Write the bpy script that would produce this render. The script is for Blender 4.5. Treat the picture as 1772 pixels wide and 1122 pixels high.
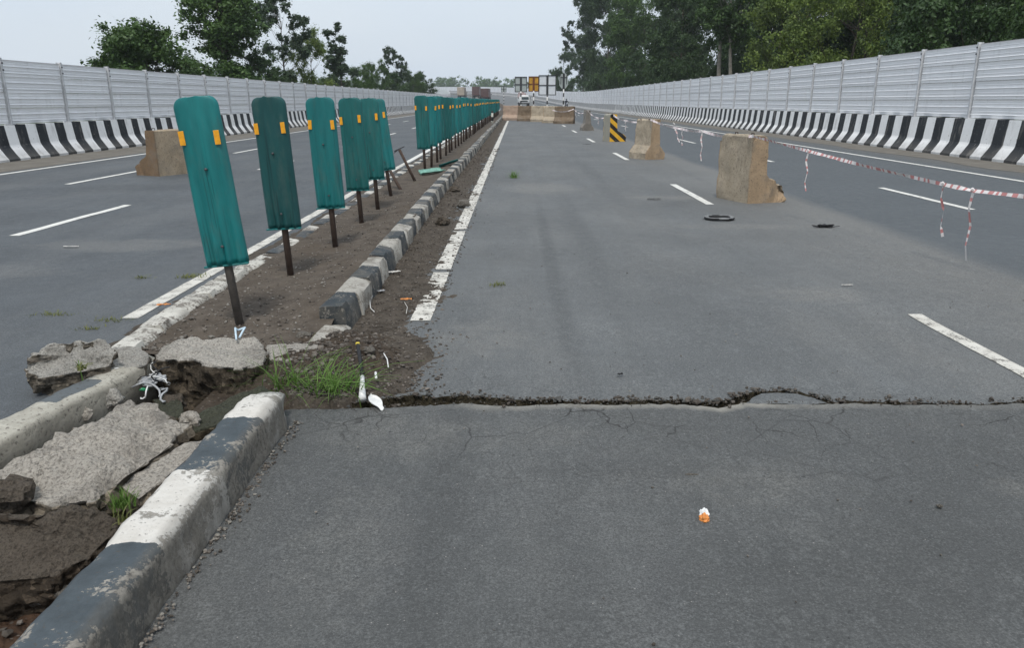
import bpy, bmesh, math, random
import numpy as np
from mathutils import Vector, Matrix, Euler, noise as mnoise
R = math.radians
random.seed(7); rng = np.random.default_rng(7)
scn = bpy.context.scene
for o in list(bpy.data.objects): bpy.data.objects.remove(o)

# ------------------------------------------------------------------ camera
CAM_H, FPX, W0, H0 = 1.5, 1350.0, 1772, 1122
PITCH, YAW = math.atan(387 / FPX), math.atan(8 / FPX)
cd = bpy.data.cameras.new('camera'); cam = bpy.data.objects.new('camera', cd)
scn.collection.objects.link(cam)
cd.sensor_width = 36; cd.lens = FPX / W0 * 36; cd.clip_start = 0.05; cd.clip_end = 6000
cam.location = (0, 0, CAM_H); cam.rotation_euler = (math.pi / 2 - PITCH, 0, YAW)
scn.camera = cam
CM = Euler((math.pi / 2 - PITCH, 0, YAW)).to_matrix()

# ------------------------------------------------------------------ world, sun, exposure
SUN_EL, SUN_AZ = R(62), R(186)          # azimuth measured clockwise from +Y: the sun stands behind the camera
w = bpy.data.worlds.new('World'); scn.world = w; w.use_nodes = True
wn = w.node_tree; wn.nodes.clear()
sky = wn.nodes.new('ShaderNodeTexSky'); sky.sky_type = 'NISHITA'; sky.sun_disc = False
sky.sun_elevation = SUN_EL; sky.sun_rotation = SUN_AZ
sky.air_density = 1.3; sky.dust_density = 4.0; sky.ozone_density = 1.0
wmix = wn.nodes.new('ShaderNodeMix'); wmix.data_type = 'RGBA'
wmix.inputs[0].default_value = 0.86                     # thin even overcast in front of the blue
wmix.inputs[7].default_value = (5.65, 6.42, 7.5, 1)
bg = wn.nodes.new('ShaderNodeBackground'); bg.inputs[1].default_value = 0.1
wo = wn.nodes.new('ShaderNodeOutputWorld')
wc_ = wn.nodes.new('ShaderNodeTexCoord'); wnz = wn.nodes.new('ShaderNodeTexNoise'); wnz.inputs['Scale'].default_value = 2.2; wnz.inputs['Detail'].default_value = 4
wmp = wn.nodes.new('ShaderNodeMapping'); wmp.inputs['Scale'].default_value = (1, 1, 3.5)
wrp = wn.nodes.new('ShaderNodeValToRGB'); wrp.color_ramp.elements[0].position = .3; wrp.color_ramp.elements[1].position = .7
wrp.color_ramp.elements[0].color = (4.95, 5.6, 6.45, 1); wrp.color_ramp.elements[1].color = (5.55, 6.05, 6.6, 1)      # soft, even cloud cover
wn.links.new(wc_.outputs['Generated'], wmp.inputs[0]); wn.links.new(wmp.outputs[0], wnz.inputs['Vector']); wn.links.new(wnz.outputs[0], wrp.inputs[0]); wn.links.new(wrp.outputs[0], wmix.inputs[7])
wn.links.new(sky.outputs[0], wmix.inputs[6]); wn.links.new(wmix.outputs[2], bg.inputs[0]); wn.links.new(bg.outputs[0], wo.inputs[0])
sl = bpy.data.lights.new('sun', 'SUN'); sl.energy = 1.5; sl.angle = R(10); sl.color = (1, 0.96, 0.9)
so = bpy.data.objects.new('sun', sl); scn.collection.objects.link(so)
sdir = Vector((math.sin(SUN_AZ) * math.cos(SUN_EL), math.cos(SUN_AZ) * math.cos(SUN_EL), math.sin(SUN_EL)))
so.rotation_euler = sdir.to_track_quat('Z', 'Y').to_euler(); so.location = (0, -20, 40)
vs = scn.view_settings
vs.view_transform = 'Standard'; vs.look = 'None'; vs.exposure = 0.55; vs.gamma = 1.0; vs.use_curve_mapping = False
scn.cycles.max_bounces = 6; scn.cycles.volume_bounces = 1; scn.cycles.use_denoising = True

# ------------------------------------------------------------------ geometry helpers
def G(u, v, z=0.0):
    """where the ray through photograph point (u, v) meets height z"""
    d = CM @ Vector(((u - W0 / 2) / FPX, -(v - H0 / 2) / FPX, -1))
    t = (z - CAM_H) / d.z
    return Vector((d.x * t, d.y * t, z))
def off(Y):
    return -0.0005 * np.maximum(np.asarray(Y, float) - 120, 0) ** 2
def prof(Y):
    Y = np.asarray(Y, float)
    a = 1.3e-4 * np.clip(Y - 120, 0, 100) ** 2
    b = np.maximum(Y - 220, 0)
    return a + 0.026 * b - 2.8e-5 * b ** 2
def P(X, Y, z=0.0):
    return (float(X + off(Y)), float(Y), float(z + prof(Y)))
def nz(x, y, z, s=1.0):
    return mnoise.noise(Vector((x * s, y * s, z * s)))
def fbm(x, y, z, s=1.0, o=3):
    v, a = 0.0, 1.0
    for i in range(o):
        v += a * mnoise.noise(Vector((x * s, y * s, z * s + i * 7.3))); s *= 2.1; a *= 0.5
    return v
COL = scn.collection
def link(o, parent=None):
    COL.objects.link(o)
    if parent is not None: o.parent = parent
    return o
def mesh_data(name, verts, faces, mats, idx=None, smooth=False):
    me = bpy.data.meshes.new(name)
    me.from_pydata([tuple(v) for v in verts], [], faces)
    for m in (mats if isinstance(mats, (list, tuple)) else [mats]): me.materials.append(m)
    if idx is not None: me.polygons.foreach_set('material_index', idx)
    if smooth: me.polygons.foreach_set('use_smooth', [True] * len(me.polygons))
    me.update()
    return me
def tag(o, label=None, cat=None, group=None, kind=None):
    if label: o['label'] = label
    if cat: o['category'] = cat
    if group: o['group'] = group
    if kind: o['kind'] = kind
    return o
def empty(name, loc=(0, 0, 0), rot=(0, 0, 0), parent=None):
    o = bpy.data.objects.new(name, None); o.empty_display_size = 0.1
    link(o, parent); o.location = loc; o.rotation_euler = rot
    return o
def children(o): return [c for c in bpy.data.objects if c.parent == o]
def copy_tree(o, kids, parent=None):
    """kids: dict object -> list of children, so copying stays quick"""
    c = o.copy(); COL.objects.link(c); c.parent = parent
    for k in kids.get(o, []): copy_tree(k, kids, c)
    return c
def kid_map(root):
    m = {}
    def rec(o):
        m[o] = children(o)
        for c in m[o]: rec(c)
    rec(root); return m

class MB:
    def __init__(s): s.v, s.f, s.i = [], [], []
    def add(s, verts, faces, mi=0):
        b = len(s.v); s.v += [tuple(v) for v in verts]
        s.f += [tuple(b + k for k in f) for f in faces]; s.i += [mi] * len(faces); return s
    def box(s, c, size, rot=None, mi=0, taper=1.0, bev=0.0):
        bm = bmesh.new(); bmesh.ops.create_cube(bm, size=1)
        for v in bm.verts:
            t = taper if v.co.z > 0 else 1
            v.co = Vector((v.co.x * size[0] * t, v.co.y * size[1] * t, v.co.z * size[2]))
        if bev: bmesh.ops.bevel(bm, geom=bm.edges[:], offset=bev, segments=2, affect='EDGES', profile=0.5)
        m = Euler(rot).to_matrix() if rot else Matrix.Identity(3)
        bm.verts.index_update()
        vs = [m @ v.co + Vector(c) for v in bm.verts]; fs = [[v.index for v in f.verts] for f in bm.faces]
        bm.free(); return s.add(vs, fs, mi)
    def tube(s, pts, rad, n=8, mi=0, cap=True):
        pts = [Vector(p) for p in pts]
        if not isinstance(rad, (list, tuple, np.ndarray)): rad = [rad] * len(pts)
        vs, fs = [], []; a = None
        for k, p in enumerate(pts):
            d = (pts[min(k + 1, len(pts) - 1)] - pts[max(k - 1, 0)]).normalized()
            if a is None: a = d.orthogonal().normalized()
            a = (a - d * a.dot(d)); a = a.normalized() if a.length > 1e-6 else d.orthogonal().normalized()
            b = d.cross(a)
            for j in range(n):
                q = 2 * math.pi * j / n
                vs.append(p + (a * math.cos(q) + b * math.sin(q)) * rad[k])
        for k in range(len(pts) - 1):
            for j in range(n):
                fs.append((k * n + j, k * n + (j + 1) % n, (k + 1) * n + (j + 1) % n, (k + 1) * n + j))
        if cap:
            fs.append(tuple(range(n - 1, -1, -1))); e = (len(pts) - 1) * n; fs.append(tuple(range(e, e + n)))
        return s.add(vs, fs, mi)
    def prism(s, prof2, y0, y1, mi=0, ny=1):
        """profile in x,z (counter-clockwise seen from -y) swept along y"""
        n = len(prof2); vs, fs = [], []
        for k in range(ny + 1):
            y = y0 + (y1 - y0) * k / ny
            vs += [(p[0], y, p[1]) for p in prof2]
        for k in range(ny):
            for j in range(n):
                fs.append((k * n + j, k * n + (j + 1) % n, (k + 1) * n + (j + 1) % n, (k + 1) * n + j)[::-1])
        fs.append(tuple(range(n))); e = ny * n; fs.append(tuple(range(e + n - 1, e - 1, -1)))
        return s.add(vs, fs, mi)
    def disc(s, c, r, axis, th, n=14, mi=0):
        a = Vector(axis).normalized() * th / 2
        return s.tube([Vector(c) - a, Vector(c) + a], r, n, mi)
    def data(s, name, mats, smooth=False):
        return mesh_data(name, s.v, s.f, mats, s.i, smooth)
    def build(s, name, mats, parent=None, smooth=False):
        return link(bpy.data.objects.new(name, s.data(name, mats, smooth)), parent)
def soft(o, ang=35):
    me = o.data
    me.polygons.foreach_set('use_smooth', [True] * len(me.polygons))
    try: me.set_sharp_from_angle(angle=R(ang))
    except Exception: pass
    return o
def attr(me, name, vals):
    a = me.attributes.new(name, 'FLOAT', 'POINT'); a.data.foreach_set('value', [float(v) for v in vals])

# ------------------------------------------------------------------ material helpers
class T:
    def __init__(s, name):
        s.m = bpy.data.materials.new(name); s.m.use_nodes = True
        s.t = s.m.node_tree; s.t.nodes.clear()
        s.out = s.t.nodes.new('ShaderNodeOutputMaterial'); s.bsdf = s.t.nodes.new('ShaderNodeBsdfPrincipled')
        s.t.links.new(s.bsdf.outputs[0], s.out.inputs[0])
        s.co = None
    def new(s, k): return s.t.nodes.new(k)
    def set(s, sock, v):
        if hasattr(v, 'is_output'): s.t.links.new(v, sock)
        else:
            if sock.type == 'RGBA' and not isinstance(v, (int, float)) and len(v) == 3: v = (*v, 1)
            sock.default_value = v
    def coord(s, which='Object'):
        n = s.new('ShaderNodeTexCoord'); return n.outputs[which]
    def rcoord(s, k=37.0):
        n = s.new('ShaderNodeVectorMath'); n.operation = 'ADD'; cb = s.new('ShaderNodeCombineXYZ')
        r = s.math('MULTIPLY', s.rand(), k)
        for i in range(3): s.t.links.new(r, cb.inputs[i])
        s.t.links.new(s.coord(), n.inputs[0]); s.t.links.new(cb.outputs[0], n.inputs[1]); return n.outputs[0]
    def mapping(s, vec, scale=(1, 1, 1), loc=(0, 0, 0), rot=(0, 0, 0)):
        n = s.new('ShaderNodeMapping'); s.set(n.inputs[0], vec)
        n.inputs['Scale'].default_value = scale; n.inputs['Location'].default_value = loc; n.inputs['Rotation'].default_value = rot
        return n.outputs[0]
    def noise(s, vec, scale, detail=4, rough=0.55, dist=0.0):
        n = s.new('ShaderNodeTexNoise'); s.set(n.inputs['Vector'], vec)
        n.inputs['Scale'].default_value = scale; n.inputs['Detail'].default_value = detail
        n.inputs['Roughness'].default_value = rough; n.inputs['Distortion'].default_value = dist
        return n.outputs[0]
    def voro(s, vec, scale, feature='F1', rand=1.0):
        n = s.new('ShaderNodeTexVoronoi'); n.feature = feature; s.set(n.inputs['Vector'], vec)
        n.inputs['Scale'].default_value = scale; n.inputs['Randomness'].default_value = rand
        return n
    def ramp(s, fac, stops, interp='LINEAR'):
        n = s.new('ShaderNodeValToRGB'); s.set(n.inputs[0], fac); e = n.color_ramp; e.interpolation = interp
        while len(e.elements) < len(stops): e.elements.new(0.5)
        for k, (p, c) in enumerate(stops):
            e.elements[k].position = p
            e.elements[k].color = (c, c, c, 1) if isinstance(c, (int, float)) else (*c, 1)
        return n.outputs[0]
    def mix(s, fac, a, b, mode='MIX'):
        n = s.new('ShaderNodeMix'); n.data_type = 'RGBA'; n.blend_type = mode
        s.set(n.inputs[0], fac); s.set(n.inputs[6], a); s.set(n.inputs[7], b); return n.outputs[2]
    def math(s, op, a, b=0.0, clamp=False):
        n = s.new('ShaderNodeMath'); n.operation = op; n.use_clamp = clamp
        s.set(n.inputs[0], a); s.set(n.inputs[1], b); return n.outputs[0]
    def maprange(s, v, a, b, c=0.0, d=1.0):
        n = s.new('ShaderNodeMapRange'); s.set(n.inputs[0], v)
        for k, x in enumerate((a, b, c, d)): n.inputs[k + 1].default_value = x
        return n.outputs[0]
    def sep(s, vec):
        n = s.new('ShaderNodeSeparateXYZ'); s.set(n.inputs[0], vec); return n.outputs
    def attr(s, name):
        n = s.new('ShaderNodeAttribute'); n.attribute_name = name; return n.outputs['Fac']
    def rand(s):
        return s.new('ShaderNodeObjectInfo').outputs['Random']
    def bump(s, h, strength=0.3, dist=0.01):
        n = s.new('ShaderNodeBump'); s.set(n.inputs['Height'], h)
        n.inputs['Strength'].default_value = strength; n.inputs['Distance'].default_value = dist
        s.t.links.new(n.outputs[0], s.bsdf.inputs['Normal'])
    def fin(s, col, rough=0.8, metal=0.0, spec=0.4):
        s.set(s.bsdf.inputs['Base Color'], col); s.set(s.bsdf.inputs['Roughness'], rough)
        s.set(s.bsdf.inputs['Metallic'], metal); s.set(s.bsdf.inputs['Specular IOR Level'], spec)
        return s.m
def simple(name, col, rough=0.7, var=0.25, scale=6.0, metal=0.0, bump=0.0, spec=0.4, bscale=None):
    t = T(name); c = t.coord()
    f = t.noise(c, scale, 5, 0.6)
    lo = tuple(x * (1 - var) for x in col); hi = tuple(min(x * (1 + var), 1) for x in col)
    cc = t.ramp(f, [(0.3, lo), (0.7, hi)])
    if bump: t.bump(t.noise(c, bscale or scale * 6, 5, 0.6), bump, 0.01)
    return t.fin(cc, rough, metal, spec)

MAT = {}
def asphalt(name, base, dust=(0.175, 0.172, 0.158), lane_edge=None, spec=0.35, lite=0.5, spots=()):
    t = T(name); c = t.coord(); x, y, z = t.sep(c)
    big = t.noise(c, 0.55, 5, 0.6)
    streak = t.noise(t.mapping(c, (2.2, 0.12, 1)), 1.3, 4, 0.6)
    mid = t.noise(c, 7.0, 5, 0.65)
    fine = t.noise(c, 130, 4, 0.8)
    agg = t.voro(c, 210).outputs['Distance']
    b = base
    col = t.ramp(big, [(0.30, tuple(k * 0.66 for k in b)), (0.70, tuple(k * 1.24 for k in b))])
    col = t.mix(t.ramp(streak, [(0.45, 0.0), (0.62, 0.55)]), col, tuple(k * 0.74 for k in b))
    dm = t.ramp(t.noise(t.mapping(c, (1, 0.35, 1)), 0.9, 6, 0.65), [(0.46, 0.0), (0.75, lite)])
    col = t.mix(dm, col, dust)
    for sx_, sy_, rx_, ry_, amt, kk in spots:      # stains and dust patches with a place of their own
        dx = t.math('DIVIDE', t.math('SUBTRACT', x, sx_), rx_); dy = t.math('DIVIDE', t.math('SUBTRACT', y, sy_), ry_)
        dd = t.math('ADD', t.math('MULTIPLY', dx, dx), t.math('MULTIPLY', dy, dy))
        dd = t.math('ADD', dd, t.math('MULTIPLY', t.math('SUBTRACT', t.noise(c, 3.0 / max(rx_, .3), 6, .7), .5), 2.6))
        col = t.mix(t.ramp(dd, [(0.0, amt), (0.9, 0.0)]), col, dust if kk > 0 else tuple(k * .55 for k in b))
    if lane_edge is not None:
        wob = t.math('ADD', x, t.math('MULTIPLY', t.math('SUBTRACT', t.noise(t.mapping(c, (1, 0.2, 1)), 0.8, 5), 0.5), 0.55))
        new = t.ramp(t.maprange(wob, lane_edge - 0.10, lane_edge + 0.22), [(0, 0.0), (1, 1.0)])
        duz = t.ramp(t.maprange(wob, lane_edge - 2.2, lane_edge + 0.05), [(0, 0.0), (1, 0.62)])
        col = t.mix(duz, col, dust)
        col = t.mix(new, col, t.ramp(big, [(0.3, (0.072, 0.086, 0.097)), (0.7, (0.094, 0.110, 0.122))]))
        edge = t.maprange(wob, 10.0, 11.2)
        col = t.mix(t.math('MULTIPLY', edge, 0.7), col, (0.17, 0.155, 0.13))
    col = t.mix(t.ramp(mid, [(0.35, 0.32), (0.6, 0.0)]), col, tuple(k * 0.62 for k in b))
    col = t.mix(t.ramp(fine, [(0.42, 0.62), (0.54, 0.0)]), col, tuple(k * 0.38 for k in b))
    col = t.mix(t.ramp(fine, [(0.56, 0.0), (0.70, 0.42)]), col, tuple(min(k * 2.3, 1) for k in b))
    gr2 = t.noise(c, 62, 6, 0.9)
    col = t.mix(t.ramp(gr2, [(0.40, 0.75), (0.49, 0.0)]), col, tuple(k * 0.42 for k in b))
    col = t.mix(t.ramp(gr2, [(0.54, 0.0), (0.66, 0.55)]), col, tuple(min(k * 1.75, 1) for k in b))
    gr3 = t.noise(t.mapping(c, (1, .55, 1)), 15, 6, 0.85)
    col = t.mix(t.ramp(gr3, [(0.40, 0.45), (0.48, 0.0)]), col, tuple(k * 0.62 for k in b))
    col = t.mix(t.ramp(gr3, [(0.55, 0.0), (0.66, 0.30)]), col, tuple(min(k * 1.5, 1) for k in b))
    pit = t.math('MULTIPLY', t.ramp(t.noise(c, 24, 3, .6), [(0.68, 0.0), (0.71, .8)]), t.ramp(t.noise(c, 1.2, 3), [(.45, 0.0), (.6, 1.0)]))
    col = t.mix(pit, col, tuple(k * .25 for k in b))
    spk = t.voro(c, 42); sm = t.ramp(spk.outputs['Distance'], [(0.06, 1.0), (0.12, 0.0)])
    sm = t.math('MULTIPLY', sm, t.ramp(t.sep(spk.outputs['Color'])[0], [(0.86, 0.0), (0.9, 0.8)]))
    col = t.mix(sm, col, (0.38, 0.36, 0.33))
    h = t.math('ADD', t.math('MULTIPLY', agg, 0.7), t.math('ADD', fine, t.math('MULTIPLY', mid, 1.6)))
    t.bump(h, 0.6, 0.004)
    MAT[name] = t.fin(col, t.ramp(mid, [(0.3, 0.62), (0.7, 0.85)]), 0, spec)
    return t, col
asphalt('asphalt_left', (0.108, 0.119, 0.127), dust=(0.20, 0.20, 0.19), lite=0.5, spots=[(-4.2, 8.3, 1.3, .5, .8, 1), (-4.9, 6.9, 1.0, .35, .5, 1), (-3.6, 10, .5, 1.0, .5, -1), (-6.8, 14, 2.0, .8, .5, -1)])
t, col = asphalt('asphalt_near', (0.117, 0.121, 0.119), lite=0.35, spots=[(1.0, 2.1, .6, .5, .75, -1), (1.5, 2.4, .4, .6, .6, -1), (-.3, 2.6, .12, 1.5, .5, -1), (.9, 2.9, .5, .25, .5, 1), (-.6, 2.4, .25, .6, .4, 1), (-.55, 3.35, .5, .3, .6, 1), (.1, 3.35, .3, .2, .4, 1), (2.0, 2.85, .12, .10, .7, 1), (.5, 3.0, .6, .12, .4, -1), (.2, 2.2, .15, 1.2, .3, -1)])
def crack_net(t, col, y_lo, y_hi, y_fade, sc, lo, hi):
    c = t.coord(); yy = t.sep(c)[1]
    nn = t.new('ShaderNodeTexNoise'); nn.inputs['Scale'].default_value = 5; nn.inputs['Detail'].default_value = 5; t.set(nn.inputs['Vector'], c)
    dis = t.mix(0.16, c, nn.outputs['Color'], 'ADD')
    ve = t.voro(dis, sc, 'DISTANCE_TO_EDGE'); ln = t.ramp(ve.outputs['Distance'], [(0.0, 1.0), (0.016, 0.0)])
    ln = t.math('MULTIPLY', ln, t.ramp(t.noise(c, 1.6, 4), [(lo, 0.0), (hi, 0.95)]))
    ln = t.math('MULTIPLY', ln, t.maprange(yy, y_lo, y_fade) if y_lo < y_fade else t.maprange(yy, y_lo, y_fade))
    return t.mix(ln, col, (0.020, 0.019, 0.017))
c = t.coord(); dis = t.mix(0.10, c, t.new('ShaderNodeTexNoise').outputs['Color'], 'ADD')
ve = t.voro(dis, 2.3, 'DISTANCE_TO_EDGE'); lines = t.ramp(ve.outputs['Distance'], [(0.0, 1.0), (0.012, 0.0)])
lines = t.math('MULTIPLY', lines, t.ramp(t.noise(c, 1.1, 3), [(0.47, 0.0), (0.6, 0.9)]))
yy = t.sep(c)[1]
lines = t.math('MULTIPLY', lines, t.maprange(yy, 2.6, 3.4))
col = t.mix(lines, col, (0.022, 0.021, 0.02))
col = crack_net(t, col, 2.7, 0, 3.5, 3.6, .47, .58); col = crack_net(t, col, 3.0, 0, 3.6, 8.0, .52, .62)
ed = t.math('MULTIPLY', t.attr('edge'), t.ramp(t.noise(c, 5.0, 5), [(0.3, 0.35), (0.62, 1.0)]))
col = t.mix(ed, col, (0.34, 0.32, 0.275))
t.set(t.bsdf.inputs['Base Color'], col)

t, col = asphalt('asphalt_far', (0.150, 0.158, 0.159), dust=(0.245, 0.238, 0.218), lane_edge=4.42,
        spots=[(.42, 14.0, .8, 1.2, .7, 1), (2.4, 12.6, .8, .4, .6, 1), (2.9, 9.6, 1.2, .3, .5, 1), (2.4, 6.1, .5, .35, .6, 1), (.33, 8.0, .10, 5.0, .75, -1), (.75, 9.0, .16, 6.0, .35, -1), (-.25, 4.9, .4, .5, .5, 1), (1.6, 16, .2, 8, .4, -1)])
t.set(t.bsdf.inputs['Base Color'], crack_net(t, col, 4.5, 0, 3.75, 4.2, .50, .60))

def soil(name, a, b, scale=9.0, stones=True, bump=0.9, stain=None):
    t = T(name); c = t.coord()
    col = t.ramp(t.noise(c, scale, 7, 0.7), [(0.3, a), (0.7, b)])
    if stones:
        v = t.voro(c, 48); m = t.ramp(v.outputs['Distance'], [(0.18, 1.0), (0.34, 0.0)])
        m = t.math('MULTIPLY', m, t.ramp(t.sep(v.outputs['Color'])[1], [(0.5, 0.0), (0.7, 0.8)]))
        col = t.mix(m, col, t.ramp(t.sep(v.outputs['Color'])[0], [(0, (0.05, 0.045, 0.04)), (1, (0.24, 0.21, 0.18))]))
    if stain: col = t.mix(t.ramp(t.noise(c, scale * 0.35, 4), [(0.5, 0.0), (0.66, 0.7)]), col, stain)
    h = t.math('ADD', t.noise(c, scale * 4, 6, 0.7), t.math('MULTIPLY', t.voro(c, 45).outputs['Distance'], 0.6))
    t.bump(h, bump, 0.02)
    MAT[name] = t.fin(col, 0.95, 0, 0.15)
soil('dirt_wet', (0.036, 0.028, 0.021), (0.105, 0.083, 0.063), scale=14)
soil('dirt_red', (0.034, 0.021, 0.014), (0.105, 0.064, 0.042))
soil('dirt_median', (0.058, 0.047, 0.037), (0.125, 0.105, 0.085), scale=5.0, bump=0.55, stain=(0.085, 0.067, 0.05))
soil('shoulder_dust', (0.120, 0.110, 0.094), (0.20, 0.187, 0.163), scale=2.0, stones=False, bump=.2)
soil('dirt_strip', (0.045, 0.037, 0.029), (0.120, 0.102, 0.083), scale=7.0)
soil('crack_soil', (0.020, 0.017, 0.012), (0.085, 0.072, 0.045), scale=22.0, stones=False)

def concrete(name, top, side, stain=(0.09, 0.08, 0.065), sc=6.0, pits=True):
    """concrete with a worn top and a soil-stained broken side (attribute 'side')"""
    t = T(name); c = t.coord()
    n1 = t.noise(c, sc, 7, 0.7); n2 = t.noise(c, sc * 9, 5, 0.7)
    ct = t.ramp(n1, [(0.28, tuple(k * 0.72 for k in top)), (0.72, tuple(min(k * 1.2, 1) for k in top))])
    ct = t.mix(t.ramp(t.noise(c, sc * 0.45, 5, 0.65), [(0.48, 0.0), (0.68, 0.8)]), ct, stain)
    if pits:
        ct = t.mix(t.ramp(t.noise(c, sc * 16, 6, 0.8), [(0.40, 0.85), (0.52, 0.0)]), ct, tuple(k * 0.30 for k in top))
        ct = t.mix(t.ramp(t.noise(c, sc * 13, 5, 0.8), [(0.55, 0.0), (0.68, 0.5)]), ct, tuple(min(k * 1.5, 1) for k in top))
    v = t.voro(c, sc * 6)
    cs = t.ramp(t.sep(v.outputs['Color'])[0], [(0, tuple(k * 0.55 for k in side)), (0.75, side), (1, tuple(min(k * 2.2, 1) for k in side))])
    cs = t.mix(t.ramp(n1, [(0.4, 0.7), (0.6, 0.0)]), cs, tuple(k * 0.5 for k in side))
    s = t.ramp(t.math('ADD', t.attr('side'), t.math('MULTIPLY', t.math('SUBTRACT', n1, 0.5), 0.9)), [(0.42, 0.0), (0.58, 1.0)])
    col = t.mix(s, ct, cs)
    t.bump(t.math('ADD', n2, t.math('MULTIPLY', v.outputs['Distance'], 0.5)), 1.0, 0.03)
    MAT[name] = t.fin(col, 0.92, 0, 0.2)
concrete('slab', (0.52, 0.485, 0.43), (0.105, 0.085, 0.062))
concrete('slab_a', (0.50, 0.46, 0.40), (0.20, 0.17, 0.13), stain=(.11, .095, .08), sc=5)
concrete('slab_dark', (0.13, 0.108, 0.085), (0.085, 0.066, 0.048))
concrete('slab_grey', (0.52, 0.495, 0.445), (0.20, 0.175, 0.14), sc=8)
concrete('slab_moss', (0.085, 0.088, 0.062), (0.15, 0.125, 0.085), stain=(0.045, 0.055, 0.04))
concrete('rock', (0.24, 0.22, 0.19), (0.22, 0.20, 0.175), sc=10)

def paint(name, col, under=(0.24, 0.22, 0.19), wear=0.45, rough=0.6, sc=5.0, grime=(0.13, 0.115, 0.095), gr=0.5):
    t = T(name); c = t.rcoord()
    n = t.noise(c, sc, 7, 0.72); n2 = t.noise(c, sc * 8, 4, 0.7)
    k = t.ramp(n, [(0.25, tuple(x * 0.8 for x in col)), (0.75, tuple(min(x * 1.1, 1) for x in col))])
    k = t.mix(t.ramp(t.noise(c, sc * 0.6, 6, 0.7), [(0.45, 0.0), (0.75, gr)]), k, grime)
    m = t.ramp(t.math('ADD', n, t.math('MULTIPLY', t.math('SUBTRACT', n2, 0.5), 0.5)), [(wear - 0.17, 1.0), (wear - 0.13, 0.0)])
    k = t.mix(m, k, under)
    t.bump(t.math('ADD', n2, t.math('MULTIPLY', m, -0.5)), 0.35, 0.006)
    MAT[name] = t.fin(k, rough, 0, 0.35)
paint('line_paint', (0.72, 0.71, 0.66), under=(0.12, 0.118, 0.11), wear=0.50, sc=9, gr=0.35, grime=(0.3, 0.28, 0.24))
paint('line_worn', (0.62, 0.60, 0.54), under=(0.13, 0.12, 0.105), wear=0.55, sc=9, gr=0.7, grime=(0.30, 0.275, 0.23))
paint('kerb_white', (0.40, 0.38, 0.335), under=(0.20, 0.18, 0.15), wear=0.60, sc=9, gr=0.9, grime=(0.17, 0.15, 0.12))
paint('kerb_black', (0.030, 0.038, 0.043), under=(0.20, 0.185, 0.16), wear=0.54, sc=9, gr=0.85, grime=(0.15, 0.135, 0.11))
paint('left_kerb_white', (0.56, 0.54, 0.48), under=(0.17, 0.15, 0.125), wear=0.60, sc=6, gr=0.8, grime=(.2, .18, .15))

def kerb_near_mat():
    t = T('kerb_near'); c = t.coord(); x, y, z = t.sep(c)
    n = t.noise(c, 7, 7, 0.72); n2 = t.noise(c, 55, 5, 0.7)
    yw = t.math('ADD', y, t.math('MULTIPLY', t.math('SUBTRACT', t.noise(c, 14, 4), 0.5), 0.05))
    band = t.math('PINGPONG', t.math('SUBTRACT', yw, 2.135), 0.5)     # bands half a metre long
    fl = t.math('FLOOR', t.math('DIVIDE', t.math('SUBTRACT', yw, 2.135), 0.5))
    par = t.math('MODULO', t.math('ADD', fl, 10.0), 2.0)
    wcol = t.ramp(n, [(0.3, (0.50, 0.47, 0.42)), (0.7, (0.72, 0.70, 0.65))])
    bcol = t.ramp(n, [(0.3, (0.040, 0.050, 0.056)), (0.7, (0.085, 0.105, 0.118))])
    k = t.mix(t.math('LESS_THAN', par, 0.5), bcol, wcol)
    s = t.attr('side')
    worn = t.math('ADD', t.math('ADD', n, t.math('MULTIPLY', n2, 0.35)), t.math('MULTIPLY', s, 0.10))
    chip = t.ramp(worn, [(0.745, 0.0), (0.775, 1.0)])
    k = t.mix(chip, k, t.ramp(n2, [(0.3, (0.18, 0.165, 0.14)), (0.7, (0.34, 0.32, 0.28))]))
    pit = t.ramp(n2, [(0.33, 0.85), (0.4, 0.0)])
    k = t.mix(pit, k, (0.07, 0.064, 0.055))
    g = t.math('MULTIPLY', s, t.ramp(t.noise(t.mapping(c, (1, 1, 0.4)), 9, 6, 0.7), [(0.30, 0.92), (0.66, 0.50)]))
    k = t.mix(g, k, t.ramp(n2, [(.3, (0.075, 0.067, 0.055)), (.7, (0.16, 0.145, 0.12))]))
    t.bump(t.math('ADD', n2, t.math('MULTIPLY', chip, -0.7)), 0.6, 0.008)
    MAT['kerb_near'] = t.fin(k, 0.7, 0, 0.35)
kerb_near_mat()

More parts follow.
